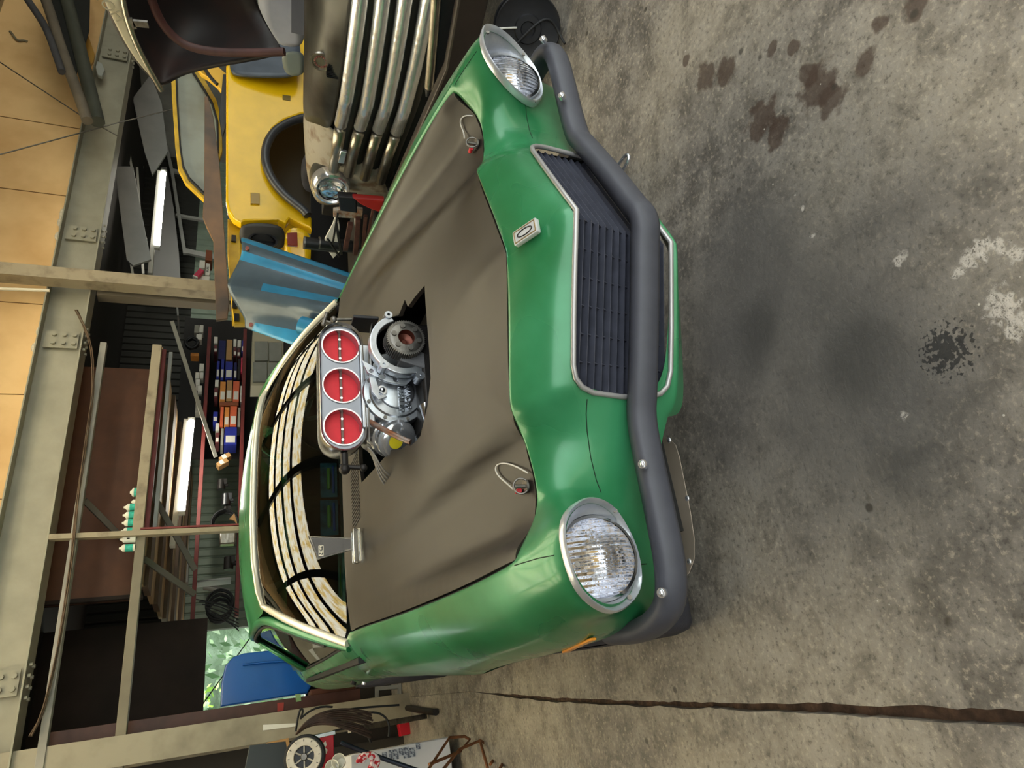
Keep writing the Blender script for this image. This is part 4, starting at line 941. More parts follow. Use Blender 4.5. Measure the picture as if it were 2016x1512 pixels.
bdg = lathe('nose_badge', [(0, .004), (.038, .004), (.040, .010), (.048, .010), (.050, 0)], emx2, DULLC, truck)
bm = bmesh.new()
for a in range(0, 360, 24): c = emx2 @ V(.027*math.cos(math.radians(a)), .027*math.sin(math.radians(a)), .006); bm_sph(bm, c, .005, n=4)
fin('badge_stud', bm, mat('badge_red', (120, 70, 60), .5), bdg)
bm = bmesh.new()
e2 = PX(652, 138, 1.775); f2 = frame(e2, (0, -1, 0), (.12, 0, 1), (-1, 0, .12))
for i in range(9): bm_box(bm, f2 @ V(-.034+.0085*i, -.012+.006*math.cos((i-4)*.35), .004), (.012, .004, .055), None)
fin('ribbed_ornament', bm, BLK, truck, smooth=False)
pm2 = PX(674, 308, 1.76); box('parking_lamp', pm2, (.02, .09, .034), CHROME, truck, bev=.004)
poly('bumper_bar', [(872, -120), (842, 178), (862, 178), (898, 0), (912, -120)], 'x', 1.42, BLK, truck, th=.05, bevel=.01, label='black bumper with bright edge')
tube('bumper_edge', [PX(866, -120, 1.39), PX(855, 60, 1.39), PX(845, 172, 1.39)], .02, DULLC, truck)
cyl('bumper_end', PX(850, 172, 1.42), PX(856, 182, 1.42), .03, CHROME, truck)
poly('lower_panel', [(925, -120), (880, 130), (768, 385), (775, 392), (800, 360), (920, 140), (968, -60), (975, -120)], 'x', 1.30, mat('brown_black_paint', (58, 50, 46), .3, .2, var=.2), truck, th=.04, bevel=.01, label='dark brown lower panel')
# raised hood of the truck
HIN = mat('hood_inside_dark', (26, 20, 19), .6, 0, col2=(48, 26, 22), vscale=4, vcon=(.45, .75))
patch('raised_hood', [[(196, -60, 2.0), (212, 20, 2.0), (242, 78, 2.0), (272, 125, 2.0), (300, 152, 2.0), (318, 176, 2.0)],
                      [(262, -60, 2.35), (280, 0, 2.35), (305, 50, 2.35), (325, 95, 2.3), (340, 125, 2.2), (345, 146, 2.05)],
                      [(400, -60, 2.5), (400, 0, 2.5), (410, 40, 2.45), (425, 80, 2.35), (430, 108, 2.2), (420, 128, 2.05)],
                      [(490, -60, 2.3), (498, -10, 2.3), (510, 25, 2.3), (530, 60, 2.2), (548, 85, 2.1), (562, 108, 2.0)]], HIN, truck, solid=.02, label='dark underside of the raised hood')
patch('hood_edge', [[(178, -60, 1.98), (205, 0, 1.98), (238, 70, 1.98), (268, 120, 1.98), (298, 151, 1.98), (317, 180, 1.98)],
                    [(222, -60, 1.99), (236, 0, 1.99), (252, 60, 1.99), (276, 112, 1.99), (302, 146, 1.99), (319, 178, 1.99)]], mat('cream_hood_paint', (206, 196, 168), .4, var=.08), truck, solid=.008, label='cream outer skin of the raised hood')
tube('hood_lip', [PX(236, -60, 1.97), PX(240, 0, 1.97), PX(256, 60, 1.97), PX(280, 112, 1.97), PX(318, 178, 1.97)], .012, DULLC, truck)
tube('hood_brace', [PX(290, -40, 2.1), PX(300, 20, 2.1), PX(335, 80, 2.08), PX(400, 110, 2.05), PX(560, 102, 2.0)], .02, mat('hood_brace_brown', (66, 36, 32), .6, var=.3), truck)
tm_ = PX(216, 12, 1.965); text('hood_lettering', 'HOR', .07, frame(tm_, V(0, -.75, .55), V(0, .55, .75), (-1, 0, 0)), mat('faded_letter', (150, 142, 120), .6), truck, .001)
bm = bmesh.new(); bm_bar(bm, PX(262, 45, 1.95), PX(292, 48, 1.95), .012, .03); bm_bar(bm, PX(255, 36, 1.95), PX(266, 56, 1.95), .012, .02); fin('hood_latch', bm, STEEL, truck)
patch('cab_panel', [[(505, -60, 2.7), (508, 20, 2.7), (520, 60, 2.7), (545, 90, 2.7)], [(600, -60, 2.65), (600, 20, 2.65), (600, 60, 2.65), (598, 96, 2.65)]], mat('pale_blue_grey', (132, 136, 150), .5, var=.1, vscale=6), truck, label='pale blue grey inner panel with a dark slot')
poly('panel_slot', [(574, -60), (574, 62), (600, 68), (600, -60)], 'x', 2.62, mat('slot_grey', (88, 90, 100), .6), truck, th=.01)
patch('cowl_glass', [[(553, 100, 2.6), (556, 125, 2.6), (562, 150, 2.6)], [(600, 100, 2.6), (600, 125, 2.6), (600, 150, 2.6)]], mat('dull_glass', (118, 126, 122), .2, 0), truck)
box('engine_box', (3.1, 1.1, .75), (1.9, 1.35, .5), mat('under_hood_black', (16, 15, 15), .8), truck)
for yy_ in (.35, 1.9): wheel((2.45, yy_, .34), .34, .18, truck, -1, DARKM)

# ---------------------------------------------------------------- yellow off-roader
YEL = mat('yellow_paint', (232, 184, 14), .22, 0, coat=.5, var=.05, vscale=8)
YIN = mat('yellow_inner', (190, 152, 20), .45, 0, var=.15, vscale=10)
jeep = thing('off_road_car', 'yellow off-road car with black arch flare behind the blue hood panel', 'car', (3.3, 3.5, 0))
# side of the front fender: patch with a rounded top edge
yrows = []
side = [(152, 3.10), (220, 3.06), (300, 3.03), (370, 3.02), (415, 3.03), (436, 3.08)]
arch = []
poly('fender_side', [(449, 60), (449, 150), (449, 300), (449, 400), (453, 420), (462, 434), (474, 441), (480, 438), (500, 437), (548, 436), (560, 442), (568, 432), (609, 452), (609, 436), (601, 424), (590, 415), (570, 395), (545, 372), (528, 345), (519, 315), (521, 285), (533, 258), (556, 240), (590, 228), (640, 222), (640, 60)], 'y', 3.06, YEL, jeep, th=.05, bevel=.014, label='yellow fender with a big wheel arch')
tube('fender_crease', [PY(449+4, y, 3.035) for y in (60, 150, 300, 395)], .012, YEL, jeep)
tube('fender_rib', [PY(470, y, 3.028) for y in (300, 360, 405, 420)], .006, YEL, jeep)
tube('door_seam', [PY(x, y, 3.028) for x, y in ((448, 166), (500, 170), (560, 176), (598, 184))], .004, YIN, jeep)
tube('arch_flare', [PY(x, y, 2.98) for x, y in ((640, 226), (598, 230), (560, 243), (535, 262), (522, 290), (521, 318), (532, 348), (550, 374), (576, 398), (600, 414), (606, 424))], .032, mat('flare_black', (54, 54, 56), .4, coat=.2), jeep)
poly('wheel_well', [(640, 200), (560, 235), (525, 290), (525, 330), (560, 390), (610, 430), (640, 430)], 'y', 3.4, mat('well_yellow_dark', (40, 30, 8), .6), jeep, th=.01)
yc = PY(650, 322, 3.12); wheel((yc.x, 3.24, yc.z-.12), .33, .18, jeep, 1, DARKM)
poly('front_panel', [(449, 434), (449, 480), (455, 560), (458, 640), (560, 640), (600, 560), (600, 452), (560, 440)], 'b', 3.45, YIN, jeep, th=.02)
patch('lamp_surround', [[(472, 441, 3.03), (471, 465, 3.1), (474, 488, 3.2)], [(515, 438, 3.02), (516, 465, 3.09), (516, 490, 3.2)], [(560, 445, 3.02), (561, 468, 3.1), (560, 492, 3.2)]], mat('lamp_surround_grey', (58, 56, 54), .5), jeep, plane='y', solid=.02)
lc = PY(518, 474, 3.06); lathe('lamp_hole', [(.10, .0), (.10, .02), (.085, .02), (.08, -.06), (0, -.06)], frame(lc, (.92, .4, 0), (0, 0, 1), (-.4, -.92, 0)), BLK, jeep)
patch('front_apron', [[(560, 442, 3.03), (560, 490, 3.15), (560, 540, 3.25)], [(612, 452, 3.04), (612, 490, 3.12), (612, 540, 3.2)]], YEL, jeep, plane='y', solid=.02)
poly('indicator', [(566, 461), (567, 483), (585, 484), (584, 460)], 'y', 3.0, mat('red_amber_lens', (120, 34, 14), .3, coat=.4), jeep, th=.02)
poly('side_lamp', [(494, 382), (494, 402), (510, 403), (510, 383)], 'y', 3.02, mat('side_lamp_amber', (150, 118, 30), .35, coat=.3), jeep, th=.02)
poly('fender_badge', [(557, 188), (557, 197), (571, 199), (571, 190)], 'y', 3.025, mat('dull_badge', (110, 92, 40), .5, .5), jeep, th=.008)
poly('inner_ledge', [(449, 442), (449, 500), (456, 590), (462, 640), (482, 640), (478, 590), (472, 540), (472, 442)], 'y', 3.16, YIN, jeep, th=.05)
bm = bmesh.new()
for x, y in ((460, 470), (462, 600), (466, 625)): p = PY(x, y, 3.12); bm_box(bm, p, (.05, .02, .03))
fin('ledge_bracket', bm, DARKM, jeep)
poly('cowl_side', [(386, 132), (420, 128), (447, 152), (440, 186), (428, 170), (410, 155), (397, 148)], 'y', 3.20, mat('cowl_yellow', (214, 168, 50), .4), jeep, th=.04)
tube('cowl_hose', [PY(400, 126, 3.14), PY(405, 142, 3.14), PY(418, 158, 3.14), PY(428, 166, 3.14)], .014, RUB, jeep)
poly('door_edge', [(440, 150), (449, 150), (447, 240), (438, 270), (432, 230)], 'y', 3.15, BLK, jeep, th=.03)
patch('scuttle', [[(452, 60, 3.0), (455, 118, 3.0), (449, 150, 3.0)], [(520, 60, 2.95), (520, 128, 2.95), (500, 150, 2.95)], [(592, 60, 2.9), (592, 120, 2.9), (592, 156, 2.9)]], mat('slate_tape', (64, 72, 84), .4, var=.2, vscale=8), jeep, plane='y', solid=.02)
# windshield of the yellow car
wo = [(336, 110), (340, 200), (346, 290), (352, 335), (366, 362), (404, 398), (437, 300), (436, 240), (425, 200), (405, 165), (385, 130), (370, 110)]
wi = [(345, 112), (348, 200), (354, 290), (360, 330), (372, 354), (402, 384), (430, 300), (429, 240), (419, 204), (400, 172), (378, 138), (366, 112)]
poly('screen_frame', wo, 'y', 3.42, YIN, jeep, th=.04, holes=[wi], label='yellow and black frame of the upright screen')
poly('screen_seal', wi, 'y', 3.39, RUB, jeep, th=.02, holes=[[(lerp(x, 385, .05), lerp(y, 230, .03)) for x, y in wi]])
poly('screen_glass', wi, 'y', 3.41, mat('dusty_glass', (134, 138, 126), .25, 0, col2=(112, 108, 92), vscale=3, vcon=(.4, .7)), jeep, th=.006, bevel=0)
for xx_ in (2.9, 3.9): bar('axle_stand', (xx_, 3.4, 0), (xx_, 3.4, .55), .12, .12, DARKM, jeep)
tag(poly('board', [(404, 193), (408, 192), (419, 232), (431, 320), (438, 420), (445, 520), (450, 600), (447, 628), (427, 631), (424, 560), (421, 475), (407, 446), (400, 428), (403, 380)], 'y', 2.88, mat('bent_brown_panel', (124, 88, 54), .4, .1, col2=(72, 56, 42), vscale=3), th=.018), 'long thin bent brown panel laid above the yellow fender', 'panel')
bm = bmesh.new(); a_, b_ = PY(440, 420, 2.9), PY(449, 600, 2.9)
# ---------------------------------------------------------------- blue hood panel leaning in front of the yellow car
PRIM = mat('grey_primer', (70, 84, 94), .3, .1, var=.10, vscale=10, coat=.15)
BLUEP = mat('sanded_blue', (44, 128, 168), .35, .1, var=.12, vscale=8, coat=.2)
tops = [(473, 468), (476, 476), (477, 497), (476, 508), (451, 555), (447, 561), (455, 580), (475, 612), (487, 632), (482, 645)]
bots = [(712, 548), (712, 556), (712, 572), (712, 584), (712, 600), (712, 610), (708, 626), (700, 650), (640, 664), (610, 692)]
Yc = [2.78, 2.75, 2.72, 2.735, 2.70, 2.66, 2.66, 2.72, 2.74, 2.78]
vs = []; fs = []; mi = []; NR = 9
for r_ in range(NR):
    t = r_/(NR-1)
    for c_ in range(10):
        y_ = Yc[c_]-.25*t-(0.0 if c_ not in (5, 6) else .03*t)
        if c_ == 6 and r_ > 4: y_ -= .05
        vs.append(PY(lerp(tops[c_][0], bots[c_][0], t), lerp(tops[c_][1], bots[c_][1], t), y_))
for r_ in range(NR-1):
    for c_ in range(9):
        fs.append((r_*10+c_, r_*10+c_+1, (r_+1)*10+c_+1, (r_+1)*10+c_)); mi.append(1 if c_ in (0, 2) or (c_ == 4 and r_ > 1) or (c_ == 8 and r_ > 0) or (c_ == 7 and r_ > 6) else 0)
bh = mesh('hood_panel', vs, fs, PRIM, None, auto=None)
bh.data.materials.append(BLUEP)
bm = bmesh.new(); bm.from_mesh(bh.data); bm.to_mesh(bh.data); bm.free()
for p, k_ in zip(bh.data.polygons, mi): p.material_index = k_
s = bh.modifiers.new('sub', 'SUBSURF'); s.levels = s.render_levels = 2; s = bh.modifiers.new('s', 'SOLIDIFY'); s.thickness = .012
tag(bh, 'grey primed and blue sanded hood panel leaning by the green car', 'hood panel')
cyl('hood_scoop', PY(592, 640, 2.50), PY(640, 655, 2.45), .055, BLUEP, bh, r1=.06, label='blue scoop lip')
for x, y in ((487, 490), (494, 640)): p = PY(x, y, 2.70); cyl('mount_hole', p, p+V(0, -.012, 0), .012, mat('rust_spot', (150, 84, 72), .6), bh)

# ---------------------------------------------------------------- engine and parts in the dark between truck and yellow car
eng = thing('engine', 'dark loose engine with two round cans in the gap beside the truck', 'engine', (1.9, 2.75, 0))
bm = bmesh.new(); bm_box(bm, (1.95, 2.72, .33), (.45, .4, .66)); bm_box(bm, (1.7, 2.45, .3), (.4, .3, .6)); fin('engine_stand', bm, mat('grime_shade_black', (22, 18, 16), .7, var=.4, vscale=20), eng, bev=.02)  # second box is dark filler added for the shade of the gap
for x, y in ((628, 478), (598, 478)):
    p = PX(x, y, 1.9); o = cyl('oil_can', p+V(0, 0, -.22), p, .042, BLK, eng); lathe('can_rim', [(.036, .0), (.043, .002), (.044, -.008)], frame(p, (1, 0, 0), (0, 1, 0), (0, 0, 1)), STEEL, o)
for i, (x0, y0, x1, y1, w_, m_) in enumerate(((705, 430, 700, 500, .03, 'a'), (720, 425, 712, 520, .022, 'a'), (690, 440, 680, 490, .03, 'a'), (655, 480, 665, 420, .012, 'b'), (662, 440, 672, 500, .016, 'b'), (645, 470, 668, 505, .012, 'b'), (735, 410, 722, 470, .015, 'a'))):
    bar('manifold_pipe' if m_ == 'a' else 'linkage_rod', PX(x0, y0, 1.75), PX(x1, y1, 1.75), w_, w_, {'a': mat('rust_pipe', (74, 42, 34), .7, var=.3, vscale=20), 'b': DARKM}[m_], eng)
poly('carburettor_body', [(657, 412), (657, 424), (712, 427), (713, 412), (690, 408)], 'x', 1.78, mat('rusty_alloy', (150, 100, 66), .6, .4, col2=(176, 170, 160), vscale=30), eng, th=.02)
poly('white_sheet', [(640, 470), (656, 440), (662, 420), (668, 445), (664, 480), (672, 490), (656, 506), (645, 490)], 'x', 1.90, mat('white_plastic', (206, 206, 204), .6), eng, th=.01)
poly('white_sheet', [(698, 430), (703, 430), (706, 458), (700, 452)], 'x', 1.85, mat('white_plastic', (206, 206, 204), .6), eng, th=.01)
tag(poly('floor_jack', [(702, 388), (752, 392), (750, 412), (728, 404), (712, 396)], 'x', 1.66, mat('red_jack_paint', (150, 30, 26), .5), th=.02, bevel=.01), 'red jack frame under the old truck', 'jack')
tag(poly('battery', [(668, 384), (700, 386), (700, 412), (672, 408)], 'x', 1.70, BLK, th=.03, bevel=.008), 'black box beneath the headlight of the old truck', 'battery')

tag(box('crate', (2.75, 2.80, .42), (1.0, .12, .84), mat('grime_shade_black', (22, 18, 16))), 'large black block added for the shade under the yellow fender', 'crate')  # added block, its black stands in for shade below the fender
# ---------------------------------------------------------------- cable reel on the floor
rc = V(1.86, .80, .165); rm = axes(V(-1, -.55, .25)); rm.translation = rc
reel = thing('cable_reel', 'black cable reel on the floor beside the right headlight', 'reel', (1.86, .80, 0))
for dz in (.055, -.055): lathe('flange', [(0, .0), (.03, .0), (.035, .01), (.06, .01), (.065, 0), (.14, 0), (.15, .004), (.155, .0), (.15, -.006)], rm @ Matrix.Translation((0, 0, dz)), BLK, reel)
lathe('drum', [(.09, .05), (.105, .04), (.105, -.04), (.09, -.05)], rm, RUB, reel)
sp_ = []
for k_ in range(5): sp_.append([rm @ V(.112*math.cos(a), .112*math.sin(a), -.036+.018*k_) for a in [i*math.pi/8 for i in range(17)]])
tube('wound_cable', None, .009, mat('olive_cable', (84, 88, 58), .5), reel, splines=sp_)
p = rm @ V(-.02, .10, .064); box('reel_label', p, (.008, .10, .012), mat('label_white', (200, 198, 190), .6), reel, R=rm.to_3x3() @ Matrix.Rotation(.3, 3, 'Z'))
tube('loose_cable', [rm @ V(-.11, .06, .07), rm @ V(0, 0, .09), rm @ V(.12, -.08, .06), PZ(1100, 68, .03), PZ(1112, 86, .008)], .006, RUB, reel)

# ---------------------------------------------------------------- things stored above
DK2 = mat('dusty_grey_paint', (98, 90, 78), .5, 0, var=.15, vscale=6); DK3 = mat('dusty_green_grey', (66, 68, 60), .45, 0, var=.15, vscale=5); DK4 = mat('slate_rubber', (62, 62, 66), .6, var=.2)
def stored(P, c, r, m, lab, fl=1.):
    o = tube('spare_bumper', [PB(x, y, c) for x, y in P], r, m); return tag(o, lab, 'bumper')
stored([(66, -60), (92, 0), (112, 70), (138, 145), (160, 200), (172, 238)], 4.15, .050, DK2, 'dusty pale grey bumper stored high by the beam')
stored([(112, -60), (132, 0), (150, 70), (172, 160), (192, 240)], 4.34, .068, DK3, 'dark green grey bumper stored high nearest the beam')
stored([(35, -30), (62, 12), (92, 50), (104, 90), (122, 142)], 4.12, .034, DK4, 'short slate rubber strip stored leftmost of the high bumpers')
tag(poly('panel', [(84, -60), (100, 40), (135, 160), (146, 160), (175, 60), (178, -60)], 'b', 4.35, mat('black_panel', (20, 22, 20), .7), th=.02), 'black sheet panel behind the high stored bumpers', 'panel')
tag(poly('panel', [(160, 82), (168, 55), (186, 108), (184, 122), (175, 136)], 'b', 4.5, mat('ochre_plastic', (150, 112, 46), .5), th=.02), 'small ochre plate hung under the high bumpers', 'plate')
# tie rods and wires
tag(tube('tie_rod', [PB(-10, 307, 4.40), PB(235, 241, 4.42), PB(352, 212, 4.45)], .006, STEEL, smooth=False), 'long thin tie rod crossing the tan wall to the right', 'rod')
tag(tube('tie_rod', [PB(-10, 116, 4.45), PB(160, 228, 4.45), PB(232, 268, 4.45)], .006, STEEL, smooth=False), 'thin tie rod slanting down over the tan wall', 'rod')
sp_ = []
for k_ in range(6):
    sp_.append([PB(x+3*math.sin(k_*2.1+i*1.3), y, 4.62+.008*k_) for i, (x, y) in enumerate(((150, 610), (178, 660), (186, 730), (180, 800), (168, 880), (155, 960), (143, 1080), (128, 1200), (106, 1320), (85, 1410), (60, 1450)))])
tag(tube('electric_cable', None, .0045, mat('brown_cable', (86, 66, 48), .6), splines=sp_), 'bundle of brown cables hanging under the beam', 'cable')
for (x0, y0, x1, y1, lab) in ((118, 475, 124, 420, 'torn white foil strip above the beam right of the tan post'), (72, 695, 86, 632, 'torn white foil strip above the beam left of the tan post')):
    bm = bmesh.new(); a_, b_ = PB(x0, y0, 4.78), PB(x1, y1, 4.78)
    for i in range(7): c = a_.lerp(b_, i/6); bm_sph(bm, c+V(0, 0, .01*math.sin(i*2.2)), .036, (1.6, .5, .8+.3*math.sin(i*1.7)), 6)
    tag(fin('foil_strip', bm, mat('crumpled_foil', (206, 196, 176), .5, .1, var=.2, vscale=30, bump=.6, bscale=60)), lab, 'foil')
tag(poly('rag', [(193, 125), (200, 128), (205, 140), (200, 152), (194, 150), (190, 135)], 'b', 4.62, mat('dusty_plastic', (150, 152, 146), .5), th=.03, bevel=.008), 'crumpled grey plastic hanging on the beam at the right', 'plastic')
# conduit along the ceiling post, white
tag(tube('conduit', [PB(-20, 568, 4.46), PB(45, 570, 4.46), PB(98, 572, 4.46)], .014, mat('conduit_white', (200, 192, 172), .6)), 'short white conduit strapped beside the tan post', 'conduit')

# ---------------------------------------------------------------- fluorescent lamps
LAMP = mat('lit_tube', (255, 255, 250), .4, emit=((255, 252, 236), 20.))
WHT = mat('white_enamel', (214, 212, 204), .4)
for (a_, b_, d_, lab) in (((322, 338), (304, 540), 6.4, 'lit fluorescent lamp at the right of the tan post'), ((377, 826), (350, 1075), 6.2, 'lit fluorescent lamp behind the thin pale post')):
    A, Bq = PB(*a_, d_), PB(*b_, d_); fl = thing('ceiling_light', lab, 'light', ((A+Bq)/2)[:])
    bar('fixture_body', A+V(0, .03, .05), Bq+V(0, .03, .05), .09, .05, WHT, fl)
    tube('lamp_tube', [A.lerp(Bq, .01), A.lerp(Bq, .5), A.lerp(Bq, .74)], .033, LAMP, fl, smooth=False)
    for t in (.0, .76): p = A.lerp(Bq, t); box('lamp_holder', p, (.04, .05, .07), WHT, fl)
# ---------------------------------------------------------------- rear bay details
for i, (a_, b_, w_) in enumerate((((296, 150), (338, 335), .05), ((338, 335), (364, 500), .05), ((340, 336), (370, 344), .06), ((346, 424), (402, 434), .05), ((362, 494), (425, 508), .09), ((258, 200), (280, 330), .05))):
    S_(bar('trim_%d' % (50+i), PB(*a_, 8.0), PB(*b_, 8.0), w_, .05, GREYW, up=NB), 'pale frame member on the rear siding', 'frame'); COL.objects[-1]['group'] = 'frame members on the rear siding'
GB = mat('galvanised_sheet', (178, 178, 176), .5, .1, var=.1, vscale=3)
tag(tube('wall_stain', [PB(20, 62, 4.83), PB(28, 72, 4.81), PB(34, 84, 4.82), PB(46, 78, 4.82), PB(54, 82, 4.83)], .012, mat('torn_grey', (120, 112, 92), .8, var=.4, vscale=50)), 'torn grey scrap stuck on the tan wall', 'scrap')
tag(poly('board', [(226, 330), (262, 330), (280, 430), (297, 512), (262, 524), (250, 512)], 'b', 6.1, GB, th=.03), 'wide grey diagonal board right behind the tan post', 'board')
tag(poly('board', [(328, 330), (343, 420), (352, 500), (355, 548), (296, 545), (306, 440), (318, 330)], 'b', 7.6, mat('reflector_grey', (112, 112, 112), .6), th=.02), 'pale reflector board behind the right hand lamp', 'board')
for (a_, b_, lab) in (((236, 240), (262, 400), 'first'), ((244, 240), (276, 430), 'second'), ((270, 330), (282, 540), 'third'), ((240, 400), (262, 545), 'fourth')):
    S_(bar('trim_9%d' % len(lab), PB(*a_, 6.9), PB(*b_, 6.9), .03, .03, WHT, up=NB), 'pale steel bar under the right rear roof', 'bar')
    COL.objects[-1]['group'] = 'pale bars under the right rear roof'
tag(poly('board', [(262, 195), (296, 150), (318, 205), (330, 300), (300, 345), (285, 300)], 'b', 6.5, GB, th=.03), 'grey board under the roof to the right of the tie rod', 'board')
for i, (a_, b_) in enumerate((((166, 985), (243, 1062)), ((296, 965), (384, 1122)), ((282, 1100), (383, 1170)))):
    S_(bar('trim_%d' % (60+i), PB(*a_, 4.95), PB(*b_, 5.2), .045, .04, mat('brace_grey', (92, 86, 78), .6), up=NB), 'grey diagonal brace in the dark loft', 'brace'); COL.objects[-1]['group'] = 'diagonal braces of the loft'
S_(bbox_('trim_65', -3.2, .58, 6.3, 6.33, PB(405, 1300, 6.31).z, 2.9, DKP, bev=0), 'dark board wall above the left window', 'board')
S_(bbox_('trim_66', -1.0, -.9, 4.95, 6.3, 1.72, 2.7, DKP, bev=0), 'dark side board of the loft', 'board')
S_(bbox_('trim_67', -3.2, -.55+.0, 7.9, 8.0, 1.52, 1.62, DARKM, bev=0), 'dark lintel over the rear opening', 'lintel')
S_(bar('trim_68', PB(400, 1155, 8.0), PB(452, 1165, 8.0), .02, .2, GREYW, up=NB), 'pale board end on the rear siding', 'board')
S_(bar('trim_69', PB(386, 1150, 6.9), PB(455, 1143, 6.9), .02, .22, GREYW, up=NB), 'pale stained board behind the black hoses', 'board')
# foliage seen through the rear opening
LEAF = [mat('leaf_bright', (130, 180, 52), .6), mat('leaf_mid', (60, 100, 50), .6), mat('leaf_pale', (104, 128, 98), .7)]
for k_ in range(3):
    bm = bmesh.new()
    for i in range(200):
        if k_ == 0: c = V(random.uniform(-1.9, -.5), random.uniform(9.4, 10.2), random.uniform(1.2, 2.4))
        elif k_ == 1: c = V(random.uniform(-2.2, .2), random.uniform(10.2, 11.2), random.uniform(.4, 2.6))
        else: c = V(random.uniform(-2.6, .8), random.uniform(11.4, 13), random.uniform(0, 3))
        s_ = random.uniform(.04, .1)*(1, 1.3, 1.8)[k_]; a = V(random.uniform(-1, 1), random.uniform(-1, 1), random.uniform(-1, 1)).normalized(); b2 = a.orthogonal().normalized()
        bm.faces.new([bm.verts.new(c+a*s_), bm.verts.new(c+b2*s_*.5), bm.verts.new(c-a*s_), bm.verts.new(c-b2*s_*.5)])
    tag(fin('foliage', bm, LEAF[k_], smooth=False), ('bright green leaves hanging outside the rear opening', 'green bush leaves outside the rear opening', 'pale distant leaves beyond the rear opening')[k_], 'foliage', kind='stuff')
vs = []; fs = []
for i in range(25):
    for j in range(13):
        x, z = -7+.5*i, -.2+.4*j; vs.append((x, 15+.9*noise.noise(Vector((x*.8, z*.9, 2)))+.5*noise.noise(Vector((x*2.6, z*2.6, 5))), z))
for i in range(24):
    for j in range(12): fs.append((i*13+j, (i+1)*13+j, (i+1)*13+j+1, i*13+j+1))
tag(mesh('foliage', vs, fs, mat('hedge_green', (92, 114, 86), .8, 0, col2=(140, 162, 136), vscale=1.4, vcon=(.4, .62), bump=.8, bscale=9, bdist=.1), auto=None, solid=.2), 'pale green hedge far behind the rear opening', 'foliage', kind='stuff')
tag(tube('guy_wire', [PB(400, 1385, 6.6), PB(500, 1245, 6.6)], .006, BLK, smooth=False), 'black wire slanting across the rear opening', 'wire')
# blue hood panel at the left
BLU = mat('blue_enamel', (16, 82, 164), .3, 0, coat=.4, var=.06, vscale=4)
bl = poly('hood_panel', [(437, 1389), (439, 1345), (446, 1313), (460, 1297), (480, 1290), (560, 1281), (582, 1285), (600, 1298), (611, 1320), (612, 1345), (603, 1363)], 'b', 5.08, BLU, th=.03, bevel=.012)
tag(bl, 'glossy blue hood panel standing behind the pale column', 'hood panel')
tube('pressed_rib', [PB(x, y, 5.03) for x, y in ((478, 1309), (530, 1302), (592, 1300))], .008, BLU, bl)
tag(patch('oil_pan', [[(606, 1318, 4.9), (650, 1330, 4.9), (700, 1325, 4.9), (726, 1322, 4.9)], [(610, 1350, 4.8), (650, 1352, 4.8), (700, 1345, 4.8), (722, 1332, 4.8)]], mat('brown_rust_pan', (120, 84, 62), .6, .2, col2=(84, 52, 38), vscale=12), plane='b', solid=.02, sub=1), 'rusty brown pan with a bolted flange beside the blue panel', 'pan')
# brown box and bits at the column
tag(poly('crate', [(610, 1362), (610, 1392), (700, 1372), (700, 1348)], 'b', 5.0, mat('crate_brown', (84, 48, 34), .7, var=.2), th=.2), 'brown wooden crate behind the foot of the pale column', 'crate')
for (P, lab, m_) in (([(546, 1384), (559, 1383), (558, 1399), (546, 1401)], 'small red tag on the brown post', mat('tag_red', (150, 52, 44), .6)), ([(581, 1367), (592, 1366), (593, 1380), (583, 1382)], 'small pale green tag on the brown post', mat('tag_green', (128, 160, 108), .6))):
    tag(poly('tag', P, 'b', 4.856, m_, th=.004, bevel=0), lab, 'tag')
S_(bbox_('door_1', -1.2, -.78, 5.0, 5.03, .0, .62, mat('dark_door', (56, 52, 46), .6), bev=0), 'dark low door beside the pale column', 'door')
for i, (a_, b_) in enumerate((((742, 1330), (742, 1400)), ((786, 1330), (786, 1385)), ((742, 1356), (786, 1352)), ((798, 1330), (800, 1375)))):
    S_(bar('trim_%d' % (70+i), PB(*a_, 4.92), PB(*b_, 4.92), .03, .03, GREYW, up=NB), 'grey frame bar of the low door', 'frame'); COL.objects[-1]['group'] = 'frame bars of the low door'
tag(tube('shelf_bracket', [PB(700, 1353, 4.9), PB(728, 1350, 4.9), PB(729, 1338, 4.9)], .012, DULLC, smooth=False), 'bright metal bracket low behind the green car door', 'bracket')

tag(bbox_('panel', -1.0, -.25, 5.32, 5.35, 0, .72, mat('dark_slate_panel', (48, 44, 40), .8), bev=0), 'dark low panel behind the grey frame bars', 'panel')
